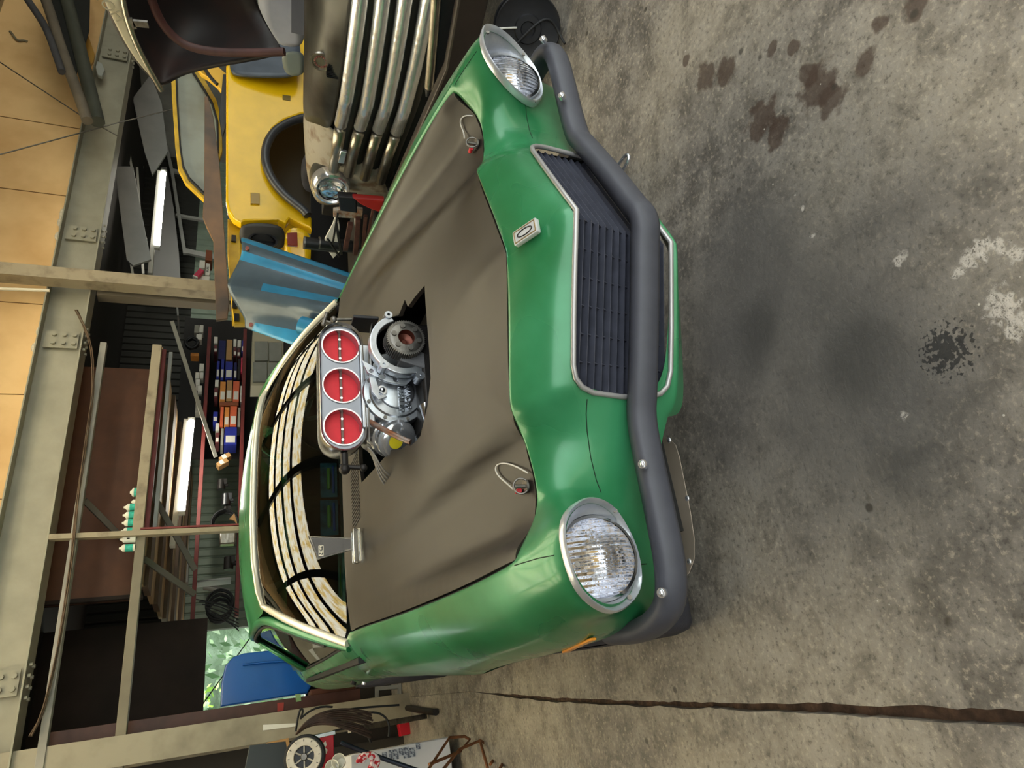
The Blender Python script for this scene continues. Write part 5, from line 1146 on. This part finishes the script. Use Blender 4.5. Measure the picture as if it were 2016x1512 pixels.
# sealant cartridges on the ledge
TEAL = mat('teal_label', (52, 168, 150), .5, var=.2, vscale=60); CREAM = mat('cream_plastic', (222, 218, 204), .45)
px_ = [((276, 969), 17, .85), ((274, 988), 14, .7), ((273, 998), 24, 1), ((272, 1013.5), 24, 1), ((271, 1028.5), 24, 1), ((269.5, 1045), 24, 1), ((267.5, 1061), 24, 1), ((265.5, 1078), 24, 1)]
labs = ['squat white tub with a teal label, highest of the sealant row, beside the thin post', 'small plain cream tube with a slanted top on the ledge', 'teal labelled sealant cartridge next to the small cream tube', 'fourth sealant cartridge from the thin pale post, teal label', 'fifth sealant cartridge from the thin pale post, teal label', 'sixth sealant cartridge from the thin post, before the grey one', 'grey white cartridge with dark marks near the end of the sealant row', 'teal labelled sealant cartridge at the far left end of the row']
for i, ((p_, hpx, sc_), lab) in enumerate(zip(px_, labs)):
    b0 = PB(p_[0], p_[1], 4.70); b0.z = 2.0285; h_ = hpx*5.4/1300; r_ = .028 if i != 0 else .036
    if i == 1: r_ = .02
    ct = thing('sealant_cartridge', lab, 'cartridge', b0, 'sealant cartridges on the ledge')
    mx_ = Matrix.Translation(b0)
    lathe('tube_body', [(0, 0), (r_, 0), (r_, h_*.8), (r_*.75, h_*.88), (r_*.35, h_*.97), (r_*.3, h_*1.08), (0, h_*1.08)], mx_, WHT if i == 6 else CREAM, ct, n=20)
    if i not in (1, 6): lathe('tube_label', [(r_*1.012, h_*.14), (r_*1.012, h_*.66)], mx_, TEAL, ct, n=20)
    if i == 6: box('dark_mark', b0+V(0, -r_, h_*.5), (.012, .003, .02), DARKM, ct)

# ---------------------------------------------------------------- storage rack with boxes
rack = thing('storage_rack', 'red framed storage rack with boxes behind the green car', 'rack', bpt(2.2, 6.8, 0))
def rk(name, p0, p1, w, h, m, **k): return bar(name, p0, p1, w, h, m, rack, up=UP, **k)
DR = 6.60
def zat(x, y): return PB(x, y, DR).z
def uat(x, y): return PB(x, y, DR).dot(UB)
zt, zb = zat(408, 740), zat(480, 740)
for z, nm in ((zt, 'upper'), (zb, 'lower')):
    rk('rack_rail', bpt(.62, DR-.02, z), bpt(4.2, DR-.02, z), .05, .04, REDP)
    rk('rack_shelf', bpt(.62, DR+.25, z+.012), bpt(4.2, DR+.25, z+.012), .48, .012, DARKM)
for u in (uat(440, 880), .64, 4.15): rk('rack_upright', bpt(u, DR+.02, 0), bpt(u, DR+.02, zt+.02), .06, .05, GREYW if u > 1 and u < 3 else REDP)
SC_ = {'w': (222, 218, 208), 'm': (96, 44, 46), 'b': (30, 42, 140), 'n': (16, 22, 84), 'k': (176, 134, 84), 'p': (206, 60, 90), 'o': (214, 138, 62), 'r': (214, 100, 62), 'g': (150, 146, 134), 'd': (30, 28, 28), 't': (130, 70, 40)}
def bxm(c): return mat('card_'+c, SC_[c], .6, var=.06, vscale=20)
boxes_ = [  # x0,x1,y0,y1, colour, label patch colour, description
 (421, 429, 661, 674, 'w', None, 'small white carton on top of the navy box'), (421, 428, 677, 691, 'm', 'w', 'small maroon carton on top of the navy box'),
 (429.5, 445, 667, 704, 'n', None, 'large navy box at the right end of the lower shelf stack'), (445, 458, 667, 706, 'k', None, 'long brown carton under the navy box'),
 (459.5, 466, 665, 680, 'w', None, 'white carton end under the long brown carton'), (467.5, 475, 666, 680, 'w', None, 'white carton end second below the long brown carton'),
 (459.5, 466, 682, 699, 'm', 'w', 'maroon and white carton below the long brown carton'), (467, 473, 683, 700, 'm', 'w', 'maroon carton beside the blue striped one near the rail'),
 (475.5, 483, 667, 691, 'b', 'w', 'blue carton with white side on the lower rail'), (474, 482, 702, 731, 'p', None, 'pink carton lying on the lower rail'),
 (425.5, 433, 708, 743, 'b', 'w', 'uppermost mid blue carton with white label'), (434, 442, 704, 745, 'b', 'w', 'second mid blue carton with white label'),
 (443, 459, 710, 745, 'b', 'w', 'thick blue carton with white label in the middle'), (460, 467, 711, 745, 'n', 'w', 'thin navy carton under the thick blue one'), (467.5, 474, 703, 745, 'd', None, 'black carton under the thin navy one'),
 (423, 431, 746, 759, 'w', None, 'small white carton atop the orange brown stack'), (421, 429.5, 761, 780, 'm', 'w', 'small maroon carton atop the orange brown stack'),
 (432, 445, 748, 788, 'o', 'w', 'orange and white carton left of the blue ones'), (445, 458, 747, 788, 'k', 'w', 'brown carton with pale tape between orange cartons'), (458, 472, 748, 789, 'r', 'w', 'bright orange carton with white half'), (473, 479, 756, 788, 'w', None, 'thin white carton under the bright orange one'),
 (432, 470, 790, 796, 't', None, 'narrow dark brown carton standing upright'), (432.5, 441, 798, 837, 'r', None, 'red orange carton on top of the left stack'), (441, 452, 798, 838, 'o', 'w', 'orange carton with cream half in the left stack'), (452, 467, 798, 838, 'r', 'w', 'orange white carton low in the left stack'),
 (467.5, 474, 800, 838, 'g', None, 'grey carton at the bottom of the left stack'), (434, 441, 840, 874, 'g', None, 'grey brown carton on the last blue box'), (441, 467, 839, 874, 'b', 'w', 'big blue box by the pale upright'),
 (419, 429, 808, 829, 'b', 'w', 'blue and white packet atop the left stack'), (424, 432, 830, 845, 'w', None, 'small white carton over the big blue box'), (423.5, 432, 850, 871, 'm', 'w', 'maroon carton over the big blue box')]
R3 = Matrix((UB, NB, UP)).transposed()
for i, (x0, x1, y0, y1, c, lb, lab) in enumerate(boxes_):
    a_, b_ = PB(x0, y1, DR), PB(x1, y0, DR); u0, u1 = a_.dot(UB)+.002, b_.dot(UB)-.002; z1, z0 = a_.z, b_.z+.001
    d0 = DR+.02+.01*(i % 3)
    bt = thing('carton', lab, 'box', bpt((u0+u1)/2, d0+.12, z0), 'cartons on the storage rack')
    bbox_('carton_body', u0, u1, d0, d0+.24, z0, z1, bxm(c), parent=bt, bev=.002)
    if lb: bbox_('carton_label', lerp(u0, u1, .12), lerp(u0, u1, .5), d0-.003, d0, lerp(z0, z1, .12), lerp(z0, z1, .88), bxm(lb), parent=bt, bev=0)
for (cx, cy, ang, lab) in ((443, 903, -.6, 'tan carton with white label tilted, nearer the pale upright'), (438, 914, -.6, 'tan carton with white label tilted, leftmost of the pair')):
    p = PB(cx, cy, DR+.05); Rr = R3 @ Matrix.Rotation(ang, 3, 'Y')
    ct = thing('carton', lab, 'box', p); box('carton_body', p, (.055, .12, .125), bxm('k'), ct, R=Rr); box('carton_label', p+NB*-.062+UP*.01, (.05, .003, .045), bxm('w'), ct, R=Rr, bev=0)
# objects on the upper shelf
up_ = [(392, 404, 513, 527, 'w', 'white carton with dark print beside the pink one'), (404, 414, 519, 541, 'w', 'white carton printed with bold black letters'), (392, 413, 544, 562, 'w', 'crumpled white packet near the tan post'), (404, 418, 493, 512, 't', 'dark brown carton on the upper shelf')]
for (x0, x1, y0, y1, c, lab) in up_:
    a_, b_ = PB(x0, y1, 6.0), PB(x1, y0, 6.0); o = bbox_('carton', a_.dot(UB), b_.dot(UB), 6.0, 6.2, b_.z, a_.z, bxm(c), bev=.003); tag(o, lab, 'box')
    if 'bold' in lab:
        text('carton_lettering', 'RUSS', .036, frame(PB(409, 530, 5.995), UB, UP, -NB), BLK, o, .0005)
tp = thing('carton', 'pink carton leaning on the white ones at the upper shelf', 'box', PB(398, 540, 5.95)); Rr = R3 @ Matrix.Rotation(.5, 3, 'Y')
p = PB(391, 540, 5.95); box('carton_body', p, (.13, .06, .055), bxm('p'), tp, R=Rr); box('carton_label', p+Rr @ V(-.068, 0, 0), (.02, .062, .057), bxm('w'), tp, R=Rr)
S_(bbox_('trim_80', uat(400, 565), 4.4, 5.98, 6.4, PB(420, 530, 6).z-.04, PB(420, 530, 6).z-.02, REDP, bev=0), 'red ledge behind the tan post', 'ledge')
# coil of black cable and loose parts on the upper shelf
def coil(name, c, r, n, m, lab, tilt=(0, 0), rr=.008, sp=.01, cat='coil'):
    S_p = []
    for k_ in range(n):
        rx = r*(1+.12*random.uniform(-1, 1)); S_p.append([c+UB*(rx*math.cos(a)+tilt[0]*k_)+UP*(rx*.95*math.sin(a)+tilt[1]*k_)-NB*(sp*k_-.01*math.sin(3*a+k_)) for a in [i*math.pi/7 for i in range(15)]])
    return tag(tube(name, None, rr, m, splines=S_p), lab, cat)
coil('cable_coil', PB(378, 678, 6.55), .07, 6, BLK, 'black round coil on the upper shelf of the rack', rr=.012)
for i, (x0, x1, y0, y1, c, lab) in enumerate(((382, 392, 640, 655, 'g', 'grey carton right of the black coil'), (392, 401, 640, 654, 'w', 'pale carton right of the black coil'), (386, 398, 658, 668, 'w', 'white packet touching the black coil'), (392, 402, 716, 730, 'w', 'white carton on the upper rail left of the coil'), (384, 393, 733, 745, 'w', 'white cube above the upper rail'), (393, 401, 733, 744, 'w', 'second white cube beside the upper rail'), (385, 394, 747, 758, 'w', 'white cube left of the pair on the upper shelf'), (389, 398, 759, 770, 'w', 'leftmost white cube on the upper shelf'), (384, 396, 788, 812, 'g', 'yellowish grey carton at the end of the upper shelf'), (375, 392, 695, 700, 'o', 'thin orange card below the coil'))):
    a_, b_ = PB(x0, y1, 6.62), PB(x1, y0, 6.62); tag(bbox_('carton', a_.dot(UB), b_.dot(UB), 6.62, 6.75, b_.z, a_.z, bxm(c), bev=.003), lab, 'box', 'loose cartons on the upper shelf')
S_(bar('trim_81', PB(350, 618, 6.45), PB(352, 645, 6.45), .02, .5, GREYW, up=NB), 'pale board above the upper shelf', 'board')
tag(bar('angle_strut', PB(338, 632, 5.6), PB(425, 900, 6.3), .04, .02, mat('strut_pale', (170, 166, 154), .5), up=NB), 'long pale diagonal strut in front of the upper shelf', 'strut')
tag(bbox_('panel', uat(440, 868), 4.7, 7.10, 7.12, zb-.25, zt+.33, mat('rack_backdrop_dark', (30, 28, 27), .8), bev=0), 'dark backdrop added at the back of the rack behind the cartons', 'panel')  # backdrop added so the bay looks dark between the cartons
S_(bar('trim_82', PB(374, 868, 8.1), PB(366, 1150, 8.1), .05, .20, GREYW, up=NB), 'pale beam along the top of the rear siding', 'beam')
for k_ in range(7):
    p0 = PB(386+6*k_, 1180+5*k_, 6.4); p1 = PB(470, 1200+7*k_, 6.4); tag(tube('cable', [p0, p0.lerp(p1, .4)+UP*-.05+UB*.05*math.sin(k_), p0.lerp(p1, .8)+UP*-.02, p1], .006, RUB), 'black cable drooping left of the rack', 'cable', 'black cables drooping left of the rack')
tag(poly('shade_sheet', [(612, 370), (612, 570), (730, 570), (800, 370)], 'y', 3.3, mat('shade_black', (12, 11, 11), .9), th=.01), 'black sheet added for the shade in the gap beyond the loose engine', 'shade_sheet')  # added black sheet, stands in for the shade in the gap
tag(bbox_('panel', -3.15, cu1+.22, 5.05, 5.08, 0, 2.4, mat('dark_slate_panel', (48, 44, 40), .8, var=.3, vscale=4), bev=0), 'dark panel closing the wall left of the pale column', 'panel')
# grey parts drawers
dw = thing('parts_drawers', 'grey plastic drawer cabinet beneath the rack, beside the windshield', 'cabinet', PB(560, 710, 5.9))
poly('cabinet_body', [(497, 664), (556, 672), (556, 770), (494, 770)], 'b', 5.95, mat('drawer_frame', (170, 166, 146), .6), dw, th=.25)
for (x0, x1, y0, y1) in ((502, 527, 674, 711), (530, 553, 676, 712), (499, 525, 715, 752), (528, 552, 716, 754)):
    poly('drawer', [(x0, y0), (x1, y0), (x1, y1), (x0, y1)], 'b', 5.81, mat('drawer_grey', (118, 122, 118), .35, var=.15, vscale=6), dw, th=.03)
# black hoses and lamps on the lower shelf, left end
coil('hose_coil', PB(442, 1030, 6.55), .13, 5, RUB, 'black looped hoses on the rack beside the chrome lamp', rr=.011)
coil('hose_coil', PB(432, 1205, 6.7), .13, 9, RUB, 'big coil of thin black cable hanging left of the rack', rr=.009, tilt=(.01, .0))
cl_ = thing('lamp_unit', 'square chrome lamp lying among the black hoses', 'lamp', PB(463, 1060, 6.5)); p = PB(448, 1060, 6.52)
box('lamp_case', p, (.15, .10, .16), DULLC, cl_, R=R3, bev=.015); box('lamp_slot', p-NB*.055, (.09, .006, .02), WHT, cl_, R=R3)
tag(poly('warning_triangle', [(461, 1012), (452, 1022), (463, 1026), (467, 1034), (455, 1040), (470, 1042)], 'b', 6.45, bxm('k'), th=.02), 'folded orange cardboard wedge above the chrome lamp', 'card')
for (x, y, r_, lab) in ((436, 955, .07, 'black motor part just left of the thin post'), (445, 985, .08, 'black and chrome starter motor on the rack'), (445, 1005, .05, 'dark round part beside the cardboard wedge'), (450, 1110, .08, 'tangled black part at the left end of the rack')):
    p = PB(x, y, 6.6); bm = bmesh.new(); bm_cyl(bm, p-UB*r_*.8, p+UB*r_*.9, r_*.6); bm_cyl(bm, p-UP*r_, p+UP*r_*.5, r_*.35); bm_box(bm, p+UB*r_*.5-UP*.03, (r_, r_, r_*.8)); tag(fin('motor_part', bm, DARKM if 'chrome' not in lab else mat('starter_metal', (90, 90, 92), .3, .9), bev=.004), lab, 'part')

# ---------------------------------------------------------------- left foreground cluster
sr = thing('hose_reel', 'white numbered dial reel at the left edge', 'reel', PB(640, 1492, 3.0)); c = PB(599, 1490, 3.0); mx_ = axes(V(.1, -1, .25)); mx_.translation = c
lathe('dial_ring', [(.050, .006), (.052, .012), (.084, .012), (.088, .004), (.088, -.03)], mx_, mat('dirty_white', (200, 192, 176), .6, var=.12, vscale=25), sr)
lathe('black_rim', [(.088, .006), (.098, .004), (.104, -.02), (.098, -.05)], mx_, RUB, sr)
lathe('dial_core', [(0, -.01), (.05, -.01)], mx_, BLK, sr); lathe('hub', [(0, .012), (.014, .012), (.018, .006), (.018, -.01)], mx_, STEEL, sr)
bm = bmesh.new()
for a in range(0, 360, 60): bm_bar(bm, mx_ @ V(.015*math.cos(math.radians(a)), .015*math.sin(math.radians(a)), .002), mx_ @ V(.052*math.cos(math.radians(a)), .052*math.sin(math.radians(a)), .002), .006, .006)
fin('reel_spoke', bm, mat('dirty_white', (200, 192, 176)), sr)
for a in range(0, 360, 30):
    bm = bmesh.new(); bm_bar(bm, mx_ @ V(.070*math.cos(math.radians(a)), .070*math.sin(math.radians(a)), .013), mx_ @ V(.080*math.cos(math.radians(a)), .080*math.sin(math.radians(a)), .013), .003, .002)
    fin('dial_mark', bm, DARKM, sr, smooth=False)
bbn = PB(556, 712, 5.95); tag(bbox_('bench', bbn.dot(UB)-.3, bbn.dot(UB)+.3, 5.85, 6.15, 0, bbn.z-.002, DARKM), 'dark bench carrying the grey drawer cabinet', 'bench')
tag(poly('panel', [(492, 1470), (560, 1462), (572, 1530), (480, 1530)], 'b', 3.4, mat('slate_box', (52, 58, 60), .6), th=.1), 'dark slate box at the left edge of the picture', 'box')
tag(poly('carton', [(521, 1475), (525, 1464), (566, 1455), (570, 1475), (560, 1488), (520, 1488)], 'b', 3.9, bxm('k'), th=.1), 'brown carton behind the white dial reel', 'box')
REDB = mat('red_enamel', (190, 22, 40), .4)
ra = thing('toolbox', 'red panel with a white flame mark behind the dial reel', 'toolbox', PB(655, 1480, 3.15))
poly('toolbox_body', [(632, 1451), (654, 1448), (655, 1530), (633, 1530)], 'b', 3.15, REDB, ra, th=.06)
poly('white_mark', [(637, 1462), (641, 1459), (643, 1466), (640, 1472), (645, 1476), (643, 1484), (638, 1482), (640, 1475), (636, 1470)], 'b', 3.11, WHT, ra, th=.004, bevel=0)
tag(bar('metal_channel', PB(612, 1453, 3.12), PB(660, 1442, 3.12), .02, .02, POL), 'short bright metal channel over the red panel', 'channel')
tag(poly('tin', [(784, 1427), (803, 1424), (806, 1445), (788, 1449)], 'b', PZ(805, 1436, 0).dot(NB), REDB, th=.08), 'small red tin behind the white box', 'tin')
wbx = thing('carton', 'tall white box printed with dark marks by the rusty rack', 'box', bpt(-1.6, 3.7, 0))
q0 = PB(884, 1451, 3.5); u1 = q0.dot(UB); zt_ = PB(690, 1487, 3.5).z
WBM = mat('white_card', (206, 206, 208), .5, var=.04)
bbox_('carton_body', u1-.55, u1, 3.5, 3.85, max(.0, q0.z), zt_, WBM, parent=wbx, bev=.006)
bbox_('carton_side', u1+.001, u1+.004, 3.505, 3.845, max(.0, q0.z)+.005, zt_-.005, mat('beige_card', (176, 168, 150), .6), parent=wbx, bev=0)
random.seed(3)
for (x, y, w_, h_) in ((757, 1480, 9, 12), (769, 1476, 6, 20), (779, 1474, 9, 22), (790, 1472, 8, 16), (800, 1470, 10, 24), (812, 1471, 9, 20), (823, 1462, 7, 14)):
    p0, p1 = PB(x-w_/2, y+h_, 3.497), PB(x+w_/2, y, 3.497)
    bbox_('printed_mark', p0.dot(UB), p1.dot(UB), 3.495, 3.499, min(p1.z, p0.z), max(p1.z, p0.z), mat('print_grey', (84, 90, 104), .6, col2=(170, 176, 186), vscale=60, vcon=(.45, .55)), parent=wbx, bev=0)
tag(tube('handle_pipe', [PB(672, 1462, 3.2), PB(700, 1475, 3.15), PB(760, 1495, 3.05), PB(830, 1520, 3.0)], .012, mat('blue_black_pipe', (42, 48, 62), .4, .5)), 'dark blue pipe leaning over the white box', 'pipe')
cp_ = tube('rag', None, .010, mat('striped_rag', (190, 40, 50), .8, col2=(220, 206, 206), vscale=45, vcon=(.45, .5)), splines=[[PB(703+4*k_, 1500, 3.05), PB(712+4*k_, 1482-1*k_, 3.02), PB(728+4*k_, 1484, 3.0), PB(738+4*k_, 1500, 3.02), PB(725+4*k_, 1515, 3.05)] for k_ in range(4)])
tag(cp_, 'red and white striped rag tied round the dark pipe', 'rag')
for (x, y, lab) in ((668, 1500, 'white plastic cup lying by the striped rag'), (655, 1512, 'white cup rim at the very left edge')):
    c = PB(x, y, 2.95); m_ = axes(V(.3, -.9, .4)); m_.translation = c; tag(lathe('cup', [(0, -.03), (.022, -.03), (.034, .02), (.036, .02), (.024, -.034)], m_, CREAM), lab, 'cup')
RB = mat('rust_iron', (128, 84, 54), .7, .4, var=.25, vscale=20)
rr_ = tube('wire_rack', None, .008, RB, splines=[[PB(x, y, d) for x, y, d in P] for P in ([(840, 1520, 2.7), (885, 1452, 3.2), (915, 1450, 3.2), (925, 1456, 3.2), (905, 1480, 3.0), (845, 1505, 2.8)], [(860, 1530, 2.6), (905, 1475, 2.95), (945, 1458, 3.05), (985, 1478, 3.05), (1000, 1484, 3.0), (975, 1530, 2.6)], [(945, 1458, 3.05), (960, 1512, 2.7)], [(985, 1478, 3.05), (965, 1505, 2.9)])], smooth=False)
tag(rr_, 'rusty iron wire rack on the floor at the left edge', 'rack')
sp_ = []
random.seed(5)
for k_ in range(11):
    o_ = k_*2.0; j_ = random.uniform(-3, 3)
    sp_.append([PB(583+o_*.3, 1446-o_*.2, 3.35), PB(590+o_*.6, 1432-o_*.3+j_, 3.3), PB(610+o_*1.6, 1412+o_*.4+j_, 3.28), PB(650+o_*1.2, 1396+o_*1.9-j_, 3.28), PB(700+o_*.8+j_*3, 1394+o_*2.6+j_, 3.3), PB(728-o_*.3+j_*3, 1404+o_*2.4, 3.32)])
tag(tube('hose_bundle', None, .0055, mat('brown_rubber', (62, 46, 38), .5, var=.3, vscale=20), splines=sp_), 'bundle of brown black hoses hung in front of the pale column', 'hose')
sp_ = [[PB(x, y, 3.36) for x, y in P] for P in ([(582, 1440), (588, 1400), (594, 1392), (598, 1402), (588, 1420), (600, 1405), (630, 1388), (655, 1392)], [(650, 1405), (690, 1392), (740, 1392), (786, 1388)], [(660, 1420), (720, 1400), (755, 1400), (770, 1425), (765, 1450)], [(655, 1440), (700, 1425), (725, 1440), (730, 1462)])]
tag(tube('hose', None, .006, RUB, splines=sp_), 'thin black hoses looping over the brown bundle', 'hose')
tag(bar('steel_bar', PB(688, 1437, 3.5), PZ(838, 1410, .02), .035, .025, STEEL), 'long grey steel bar leaning behind the white box', 'bar')
tag(tube('grease_gun', [PZ(775, 1388, .025), PZ(800, 1394, .025), PZ(830, 1400, .025), PZ(858, 1402, .025)], .022, mat('black_brown_metal', (44, 38, 32), .5, .5, var=.3, vscale=20)), 'black grease caked tool lying toward the floor joint', 'tool')
tag(tube('pipe', [PZ(715, 1425, .03), PZ(768, 1418, .03)], .016, mat('green_pipe', (58, 96, 74), .5)), 'short green pipe behind the hoses', 'pipe')
tag(poly('sticker', [(518, 1427), (518, 1438), (582, 1430), (582, 1424)], 'b', 4.676, WHT, th=.006, bevel=0), 'white torn sticker strip on the pale column', 'sticker')

# ---------------------------------------------------------------- items on the hood and dashboard
ty = 1.40; t0 = PZ(697, 1075, hz(-.38, ty)+.01); zc_ = hz(t0.x, t0.y)
aw = thing('trophy', 'clear acrylic award standing on the brown hood by the windshield', 'trophy', (t0.x, t0.y, zc_))
ACR = mat('clear_acrylic', (240, 244, 244), .04, 0, trans=1, ior=1.46)
def awp(x, y): p = PY(x, y, t0.y); return (p.x, p.z)
plate('award_blade', [awp(694, 1060), awp(608, 1057), awp(626, 1101), awp(694, 1082)], [], .014, frame((0, t0.y, 0), (1, 0, 0), (0, 0, 1), (0, -1, 0)), ACR, aw, bevel=.001)
plate('award_face', [awp(690, 1062), awp(614, 1060), awp(628, 1097), awp(690, 1080)], [], .001, frame((0, t0.y-.003, 0), (1, 0, 0), (0, 0, 1), (0, -1, 0)), glass('frosted', (150, 152, 156), .2), aw)
bm = bmesh.new(); bm_box(bm, (t0.x, t0.y, zc_+.017), (.115, .05, .024)); fin('award_base', bm, ACR, aw, bev=.005)
plate('award_stamp', rrect(.034, .016, .001), [rrect(.031, .013, .001)], .001, frame(PY(632, 1084, t0.y-.009), (1, 0, 0), (0, 0, 1), (0, -1, 0)), mat('gold_foil', (224, 214, 190), .3, .4), aw)
text('award_lettering', 'NEW', .0145, frame(PY(632, 1084, t0.y-.009), (1, 0, 0), (0, 0, 1), (0, -1, 0)), mat('gold_foil', (224, 214, 190)), aw, .0004)
CARDB = mat('blister_card', (70, 120, 140), .4, col2=(36, 60, 84), vscale=12, vcon=(.4, .6)); 
for (y0, y1, lab) in ((905, 974, 'clear packaged green toy car on the dashboard, nearer the engine'), (978, 1050, 'clear packaged green toy car on the dashboard, nearer the award')):
    a_, b_ = PY(634, y1, 1.70), PY(668, y0, 1.70); pk = thing('toy_package', lab, 'package', ((a_.x+b_.x)/2, 1.72, .957), 'toy packages on the dashboard')
    zt2 = a_.z
    box('package_card', ((a_.x+b_.x)/2, 1.745, (.957+zt2)/2), (b_.x-a_.x, .004, zt2-.957), CARDB, pk)
    box('toy_car', ((a_.x+b_.x)/2, 1.725, lerp(.957, zt2, .55)), ((b_.x-a_.x)*.62, .02, (zt2-.957)*.2), mat('toy_green', (120, 170, 60), .3, coat=.4), pk, bev=.006)
    box('blue_strip', ((a_.x+b_.x)/2, 1.735, lerp(.957, zt2, .25)), ((b_.x-a_.x)*.8, .006, (zt2-.957)*.14), mat('toy_blue', (40, 80, 170), .4), pk)
a_ = PZ(666, 1095, .962); b_ = PZ(672, 1235, .962)
bk = thing('booklet', 'pale green booklet lying on the dashboard at the windshield foot', 'book', (-.45, 1.62, .96))
box('cover', (-.50, 1.645, .965), (.27, .11, .012), mat('mint_cover', (170, 210, 190), .4, col2=(96, 130, 120), vscale=14, vcon=(.4, .6)), bk, R=Matrix.Rotation(-.05, 3, 'Z'))
box('title_strip', (-.50, 1.635, .972), (.12, .018, .002), mat('toy_green', (120, 170, 60)), bk)
